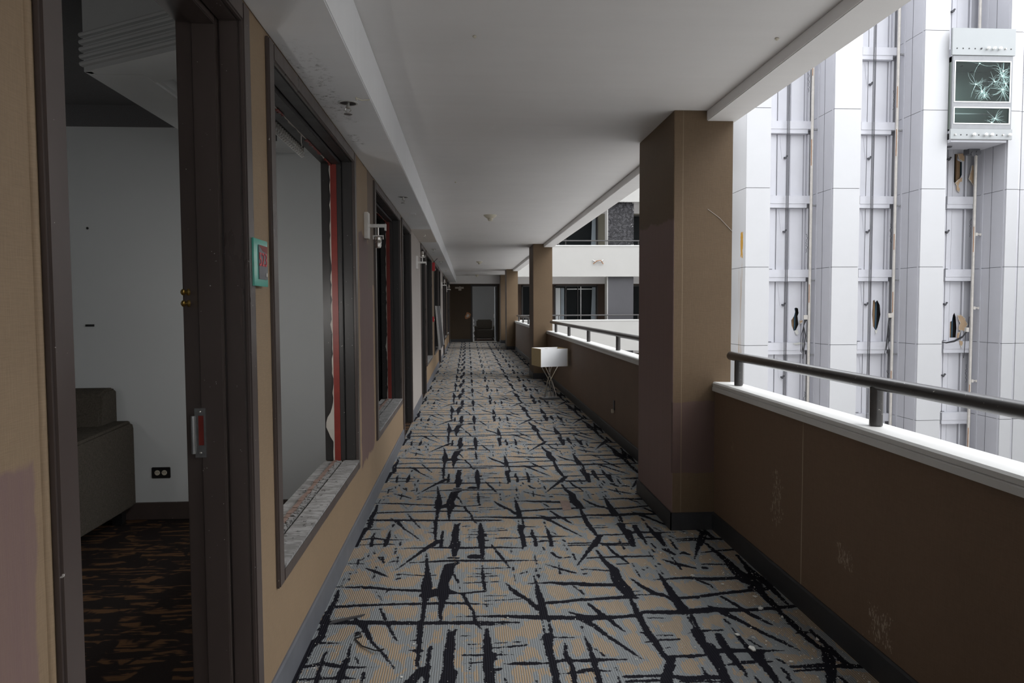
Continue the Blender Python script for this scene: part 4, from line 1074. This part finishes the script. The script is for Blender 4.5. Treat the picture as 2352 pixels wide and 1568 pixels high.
# torn gypsum flaps round the holes
def flap(poly, y, lab, mat='gypsum', seed=1):
    c = thing('torn_gypsum', (poly[0][0], y, poly[0][1]), lab, 'torn board')
    MB().prism(poly, 'y', y-.02, y).build('board', mat, c)
    r = random.Random(seed)
    m = MB()
    for i in range(len(poly)):
        a = Vector(poly[i]); b = Vector(poly[(i+1) % len(poly)])
        if r.random() < .75:
            n = Vector((b-a).yx); n.y = -n.y; n = n.normalized() if n.length else n
            mid = (a+b)/2
            m.prism([tuple(a), tuple(b), tuple(mid+n*r.uniform(.01, .03)), tuple(a+n*r.uniform(.005, .02))], 'y', y-.024, y-.004)
    m.build('torn_paper', 'litter', c)
flap(F3, 25.385, 'big tan torn gypsum flap beside the third shaft hole')
flap([(18.37, .28), (18.50, .36), (18.44, .2), (18.40, .05), (18.36, .1)], 25.38, 'thin tan strip under the big torn flap', seed=4)
flap([(18.33, .03), (18.45, -.02), (18.47, -.12), (18.42, -.30), (18.36, -.15)], 25.22, 'small tan scrap hanging over the sill of the third shaft', seed=5)
flap(F4, 25.40, 'tan torn board at the top of the upper third shaft hole', seed=6)
flap(F5, 25.36, 'long tan torn board right of the upper third shaft hole', seed=7)
flap([(18.13, 5.86), (18.24, 5.98), (18.33, 6.02), (18.42, 6.06), (18.40, 5.9), (18.30, 5.87), (18.26, 5.75), (18.33, 5.62), (18.30, 5.5), (18.20, 5.6), (18.2, 5.74)], 25.40, 'ragged tan scraps below the upper third shaft hole', seed=8)
flap([(12.26, .78), (12.38, .80), (12.37, .70), (12.27, .64)], 25.40, 'small tan torn scrap right of the first shaft hole', seed=9)
flap([(12.08, .40), (12.2, .45), (12.24, .3), (12.17, .24)], 25.41, 'pale torn scraps under the first shaft hole', 'litter', 10)
flap([(11.95, -.06), (12.2, -.02), (12.4, -.05), (12.45, -.10), (12.2, -.07), (12.05, -.11)], 25.22, 'white paper scraps on the sill below the first shaft hole', 'litter', 12)
flap([(15.17, .40), (15.27, .42), (15.25, .30), (15.2, .27)], 25.41, 'pale torn scrap under the second shaft hole', 'litter', 11)

# hoist ropes
for k, (x, n) in enumerate(((11.54, 3), (14.70, 3), (17.3, 2))):
    c = thing('hoist_ropes', (x, 24.9, 0), ['dark hoist ropes down the first shaft', 'dark hoist ropes down the second shaft', 'dark hoist ropes above the glass lift'][k], 'ropes')
    for i in range(n):
        z0 = -10.7 if k < 2 else 10.72
        MB().tube([(x+i*.042, 25.05, z0), (x+i*.042, 25.05, 16.2)], .011, 6).build('rope', 'cable', c)
# guide rails with clamps
for k, x in enumerate((12.33, 15.46, 18.46)):
    c = thing('guide_rail', (x, 24.75, 0), ['pale guide rail streaked with rust in the first shaft', 'pale guide rail with scuffs in the second shaft', 'pale guide rail with long bracket arms in the third shaft'][k], 'guide rail')
    y = 24.75
    B(x-.055, x+.015, y-.03, y+.03, -10.7, 16.2).build('rail', 'guide', c)
    B(x+.015, x+.045, y-.01, y+.01, -10.7, 16.2).build('blade', 'steel', c)
    r = random.Random(20+k)
    for n in range(-4, 6):
        z = FF*n + 2.23
        if k < 2:
            MB().box(x+.03, x+.16, y-.04, y+.04, z-.03, z+.03).lathe([(.03, 0), (.03, .05)], (x+.12, y-.06, z), 8, 'y').build('clamp', 'steel', c)
        else:
            if z > 6.9: continue
            zz = z-1.05+.04
            MB().box(x+.03, x+.20, y-.02, y+.02, zz-.02, zz+.02).box(x+.02, x+.10, y-.04, y+.04, zz-.06, zz+.05).box(x+.19, x+.245, y-.03, y+.03, zz-.05, zz+.03).build('bracket_arm', 'guide', c)
        if r.random() < .8:
            zc = z - r.uniform(.2, 1.6)
            B(x-.06, x-.035, y-.034, y-.031, zc-.5*r.random()-.15, zc+.3).build('rust_streak', 'rust', c)
    # loose wiring clipped beside the rail
    for n in range(-3, 6, 2):
        z = FF*n + r.uniform(.2, 1.2); pts = []
        if k == 2 and z > 5.5: continue
        for i in range(16): pts.append((x-.13+r.uniform(-.035, .035), y+.05, z+i*.045))
        tag(MB().tube(pts, .008, 4).build('loose_wiring', 'cable', c), None)
# cut travelling cables
for k, (x, z) in enumerate(((12.10, .85), (15.25, .9))):
    c = thing('cut_cables', (x, 24.7, z), ['dark cut cables dangling beside the first shaft rail', 'dark cut cables dangling beside the second shaft rail'][k], 'cables')
    MB().box(x-.02, x+.12, 24.66, 24.70, z-.02, z+.14).build('clip_box', 'guide', c)
    r = random.Random(k)
    for i in range(6):
        a = x+.02+.02*i
        MB().tube([(a, 24.7, z), (a-.05-.02*i, 24.66, z-.25), (a-.06-r.uniform(-.04, .08), 24.68, z-.6), (a-.05-r.uniform(0, .1), 24.7, z-1.0-r.random()*.45)], .011, 5).build('cable', 'cable', c)
c = thing('cut_cables', (18.3, 24.8, 1.0), 'dark cable bundle swept from the third rail down to the broken door', 'cables')
B(18.24, 18.34, 24.72, 24.82, .34, .5).build('clip_box', 'guide', c)
for i in range(4):
    d = i*.018
    MB().tube([(18.36, 24.75, .9), (18.33, 24.75, .45-d), (18.15, 24.8, .18-d), (17.95, 24.95, .02-d), (17.75, 25.1, -.06-d*.5), (17.62, 25.2, -.05)], .012, 6).build('cable', 'cable', c, smooth=True)
MB().tube([(18.24, 24.76, .3), (18.22, 24.76, -.2), (18.19, 24.76, -.62)], .011, 6).build('cable', 'cable', c)

# ------------------------------------------------------------------ glass lift car
CX0, CX1, CY = 16.50, 18.69, 23.42
cab = thing('glass_lift', (17.6, CY, 6.98), 'stopped glass lift car with a shattered window and rows of bulbs', 'lift')
B(CX0-.03, CX1+.03, CY-.05, CY+.02, 9.80, 10.70).build('upper_skirt', 'cab_skin', cab, bevel=.006)
B(CX0-.02, CX1, CY-.05, CY+.02, 6.98, 7.33).build('lower_skirt', 'cab_skin', cab, bevel=.006)
x0, x1 = CX0+.03, CX1-.03
fr = MB().prism([(x0, 7.34), (x1, 7.34), (x1, 9.79), (x0, 9.79)], 'y', CY-.02, CY+.05, [[(x0+.08, 8.25), (x1-.08, 8.25), (x1-.08, 9.60), (x0+.08, 9.60)], [(x0+.08, 7.52), (x1-.08, 7.52), (x1-.08, 8.05), (x0+.08, 8.05)]])
fr.build('window_frame', 'cab_frame', cab)
for z0, z1, nm in ((8.25, 9.60, 'upper'), (7.52, 8.05, 'lower')):
    a, b = x0+.08, x1-.08
    MB().prism([(a-.02, z0-.02), (b+.02, z0-.02), (b+.02, z1+.02), (a-.02, z1+.02)], 'y', CY-.035, CY-.02, [[(a+.012, z0+.012), (b-.012, z0+.012), (b-.012, z1-.012), (a+.012, z1-.012)]]).build('glazing_bead', 'cab_trim', cab)
    p = B(a, b, CY+.0, CY+.012, z0, z1).build('pane', 'glass', cab)
    cr = MB(); r = random.Random(5 if nm == 'upper' else 8)
    cen = [(b-.28, z1-.47, 30, .55), (b-.24, z1-.92, 34, .55), (b-.55, z1-.64, 16, .35), (a+.98, z1-.98, 30, .45), (a+1.08, z1-1.12, 22, .35), (a+.76, z1-.76, 16, .5), (a+.88, z1-.06, 8, .7), (b-.24, z1-.3, 16, .5), (b-.14, z1-.72, 22, .4)] if nm == 'upper' else [(b-.48, z0+.18, 20, .45), (b-.6, z0+.05, 10, .5)]
    def seg(p, q, w):
        d = Vector(q)-Vector(p)
        if d.length < 1e-4: return
        n_ = Vector((-d.y, d.x)).normalized()*w
        cr.prism([(p[0]-n_.x, p[1]-n_.y), (q[0]-n_.x*.3, q[1]-n_.y*.3), (q[0]+n_.x*.3, q[1]+n_.y*.3), (p[0]+n_.x, p[1]+n_.y)], 'y', CY-.003, CY-.0005)
    cl = lambda x, z: (min(max(x, a+.01), b-.01), min(max(z, z0+.01), z1-.01))
    for cx, cz, nn_, R_ in cen:
        for i in range(nn_):
            t = r.uniform(0, 2*PI); L_ = R_*r.uniform(.25, 1); bend = r.uniform(-.5, .5)
            p0 = (cx, cz); steps = 4
            for s_ in range(1, steps+1):
                f = s_/steps; tt = t + bend*f
                p1 = cl(cx+math.cos(tt)*L_*f, cz+math.sin(tt)*L_*f)
                seg(p0, p1, .0035*(1-.6*f)); p0 = p1
        cr.prism([cl(cx+math.cos(2*PI*i/7)*r.uniform(.012, .035), cz+math.sin(2*PI*i/7)*r.uniform(.012, .035)) for i in range(7)], 'y', CY-.004, CY-.0005)
    tag(cr.build('cracks', 'crack', p), kind='stuff')
# car interior
B(CX0+.06, CX0+.09, CY+.06, CY+1.15, 7.3, 9.8).build('side_wall', 'cab_in', cab)
B(CX1-.05, CX1-.02, CY+.06, CY+1.15, 7.3, 9.8).build('side_wall', 'cab_in', cab)
B(CX0+.06, CX1-.02, CY+1.15, CY+1.19, 7.3, 9.8).build('rear_wall', 'cab_in', cab)
B(CX0+.06, CX1-.02, CY+.02, CY+1.19, 9.62, 9.8).build('roof', 'cab_in', cab)
B(CX0+.06, CX1-.02, CY+.02, CY+1.19, 7.22, 7.36).build('floor_pan', 'shaft', cab)
B(CX0+.52, CX0+.56, CY+1.07, CY+1.15, 7.36, 9.3).build('door_edge', 'cab_frame', cab)
cp = B(CX0+.62, CX0+.86, CY+1.07, CY+1.15, 7.36, 9.2).build('control_column', 'cab_frame', cab)
B(CX0+.65, CX0+.83, CY+1.05, CY+1.07, 8.05, 8.5).build('button_panel', 'black', cp)
B(CX0+.65, CX0+.83, CY+1.05, CY+1.07, 7.4, 7.95).build('button_panel', 'black', cp)
B(CX0+.69, CX0+.79, CY+1.05, CY+1.07, 8.85, 8.95).build('display', 'black', cp)
for i in range(8): MB().lathe([(.02, 0), (.02, -.01)], (CX0+.70+(i % 2)*.08, CY+1.05, 7.48+(i//2)*.12), 8, 'y').build('button', 'white_plastic', cp)
for x, y in ((.7, .5), (1.3, .5), (1.9, .5), (.7, 1.1), (1.5, 1.1)): MB().lathe([(.05, 0), (.05, -.01)], (CX0+x, CY+y, 9.62), 12).build('downlight', 'black', cab)
B(CX0+.05, CX1-.05, CY+.8, CY+.84, 8.05, 8.09).build('grab_rail', 'steel', cab)
for row, z, kinds in (('top', 10.02, 'ddddxgggsd'), ('bottom', 7.13, 'sddgdggdsg')):
    for i, kd in enumerate(kinds):
        x = CX0+.14+i*.213
        if kd == 'g':
            bb = MB().lathe([(.022, 0), (.025, -.02), (.05, -.055), (.055, -.08), (.04, -.115), (0, -.13)], (x, CY-.05, z), 14, 'y').build('bulb', 'bulb', cab, smooth=True)
        else:
            MB().lathe([(.022, 0), (.024, -.006), (.012, -.012)] if kd == 'd' else [(.026, 0), (.030, -.02), (.02, -.05)], (x, CY-.05, z), 10, 'y').build('empty_socket', {'d': 'black', 'x': 'joint', 's': 'chrome'}[kd], cab)
# undercarriage
B(CX0+.05, CX1-.15, CY+.02, CY+1.15, 6.9, 7.0).build('underframe', 'shaft', cab)
MB().lathe([(.12, 0), (.10, -.04)], (CX0+.45, CY+.7, 6.9), 14).build('buffer_pad', 'joint', cab)
MB().box(CX1-.75, CX1-.35, CY+1.0, CY+1.3, 6.72, 6.92).lathe([(.09, 0), (.09, .06)], (CX1-.6, CY+.96, 6.72), 14, 'y').lathe([(.09, 0), (.09, .06)], (CX1-.42, CY+.96, 6.75), 14, 'y').build('guide_rollers', 'joint', cab)

# ------------------------------------------------------------------ the rest of the atrium (outside the frame)
struct(B(1.3, 1.597, -30, 25.3, 3.55, 16.2).build('wall_upper_left', 'balcony'), 'upper storeys above the corridor')
struct(B(-6.1, 1.6, -30, 27.3, 2.8, 2.9).build('roof_rooms', 'shaft'), 'slab above the corridor and rooms')
struct(B(1.44, 1.60, -30, 25.3, 2.64, 3.55).build('wall_upper_parapet', 'balcony'), 'parapet of the floor above')
struct(B(1.597, 1.602, -30, 25.3, -10.7, -.25).build('wall_lower_left', 'balcony'), 'lower storeys under the corridor')
struct(B(1.6, 24.3, -32, 27.3, -10.9, -10.7).build('floor_atrium', 'ground'), 'pale floor of the atrium far below')
struct(B(24, 24.3, -6, 27.3, -10.7, 7.5).build('wall_right', 'ground'), 'pale far side wall of the atrium')
struct(B(1.6, 24.3, -6.3, -6, -10.7, 14).build('wall_near_added', 'ground'), 'pale unseen wall added behind the camera to cut frontal light')  # unseen wall placed and sized to reduce light from behind the camera
struct(B(XE, 26, YE, YE+.1, -10.7, 16.2).build('wall_tower_back', 'shaft'), 'wall behind the lift tower')

# ------------------------------------------------------------------ litter on the carpet
r = random.Random(42)
lt = MB()
def chip(x, y, s, h=.002):
    a0 = r.uniform(0, 2*PI); n = r.choice((3, 4, 4, 5)); el = r.uniform(.35, 1)
    ca, sa = math.cos(a0), math.sin(a0); P = []
    for k in range(n):
        t = 2*PI*(k + r.uniform(-.25, .25))/n
        u, v = s*math.cos(t), s*el*math.sin(t)
        P.append((x+u*ca-v*sa, y+u*sa+v*ca))
    n0 = len(lt.v)
    lt.v += [(p[0], p[1], .0015) for p in P] + [(p[0], p[1], .0015+h+r.uniform(0, h)) for p in P]
    lt.f.append(tuple(n0+n+k for k in range(n)))
    for k in range(n):
        k2 = (k+1) % n
        lt.f.append((n0+k, n0+k2, n0+n+k2, n0+n+k))
for k in range(2300):
    y = 2.3 + r.random()**1.8*8
    u = r.random()
    if u < .42: x = 1.46 - abs(r.gauss(0, .22))
    elif u < .62: x = -.63 + abs(r.gauss(0, .06))
    else: x = r.uniform(-.6, 1.4)
    if x < -.63 or x > 1.46 or (x > 1.2 and 4.1 < y < 5.02): continue
    s = r.uniform(.0010, .0026) if r.random() < .95 else r.uniform(.003, .007)
    chip(x, y, s, .001)
tag(lt.build('paint_flakes', 'litter'), 'tiny white paint and glass flakes scattered over the carpet', 'flakes', kind='stuff')
bigs = [((1.115, 2.66), .020), ((1.10, 2.78), .011), ((1.33, 3.15), .012), ((1.30, 3.02), .014), ((1.23, 3.3), .009), ((1.36, 2.93), .010), ((1.12, 3.42), .012), ((1.41, 2.72), .012), ((1.05, 3.75), .010), ((1.22, 2.55), .009)]
blab = ['largest white paint chip, near the bottom right of the carpet', 'white chip just beyond the largest chip', 'long white chip near the parapet base', 'white curl of paint in the middle of the right chips', 'small white chip left of the seam in the parapet', 'white chip close under the parapet, right', 'white chip nearest the big pillar side of the carpet', 'white chip by the baseboard, lower right', 'white chip farthest up the carpet, before the pillar', 'white chip lowest in the picture']
for (p, s), lb in zip(bigs, blab):
    lt = MB(); chip(0, 0, s, .003)
    tag(lt.build('paint_chip', 'litter'), lb, 'paint chip', 'larger paint chips on the carpet').location = (p[0], p[1], 0)
wr = thing('black_wire', (-.42, 2.82, 0), 'bent black wire lying on the carpet by the left wall', 'wire')
MB().tube([(-.475, 2.885, .004), (-.452, 2.90, .006), (-.445, 2.875, .004), (-.47, 2.86, .004), (-.43, 2.79, .005), (-.37, 2.735, .012), (-.335, 2.73, .02)], .0028, 8).build('wire', 'black', wr, smooth=True)
st = thing('smoky_strip', (-.52, 3.0, 0), 'thin grey plastic sliver lying by the left base', 'plastic strip')
MB().prism([(-.60, 3.00), (-.47, 3.07), (-.46, 3.085), (-.59, 3.03)], 'z', .002, .008).build('strip', 'panel_grey', st)
tag(MB().prism([(.625, 4.60), (.685, 4.62), (.70, 4.83), (.635, 4.84)], 'z', .0005, .002).build('brown_stain_patch', 'wood', at=(.66, 4.72, 0)), 'small flat brown scrap in the middle of the carpet', 'scrap')
def cleanup():
    for o in bpy.data.objects:
        if '_o' in o: del o['_o']
cleanup()
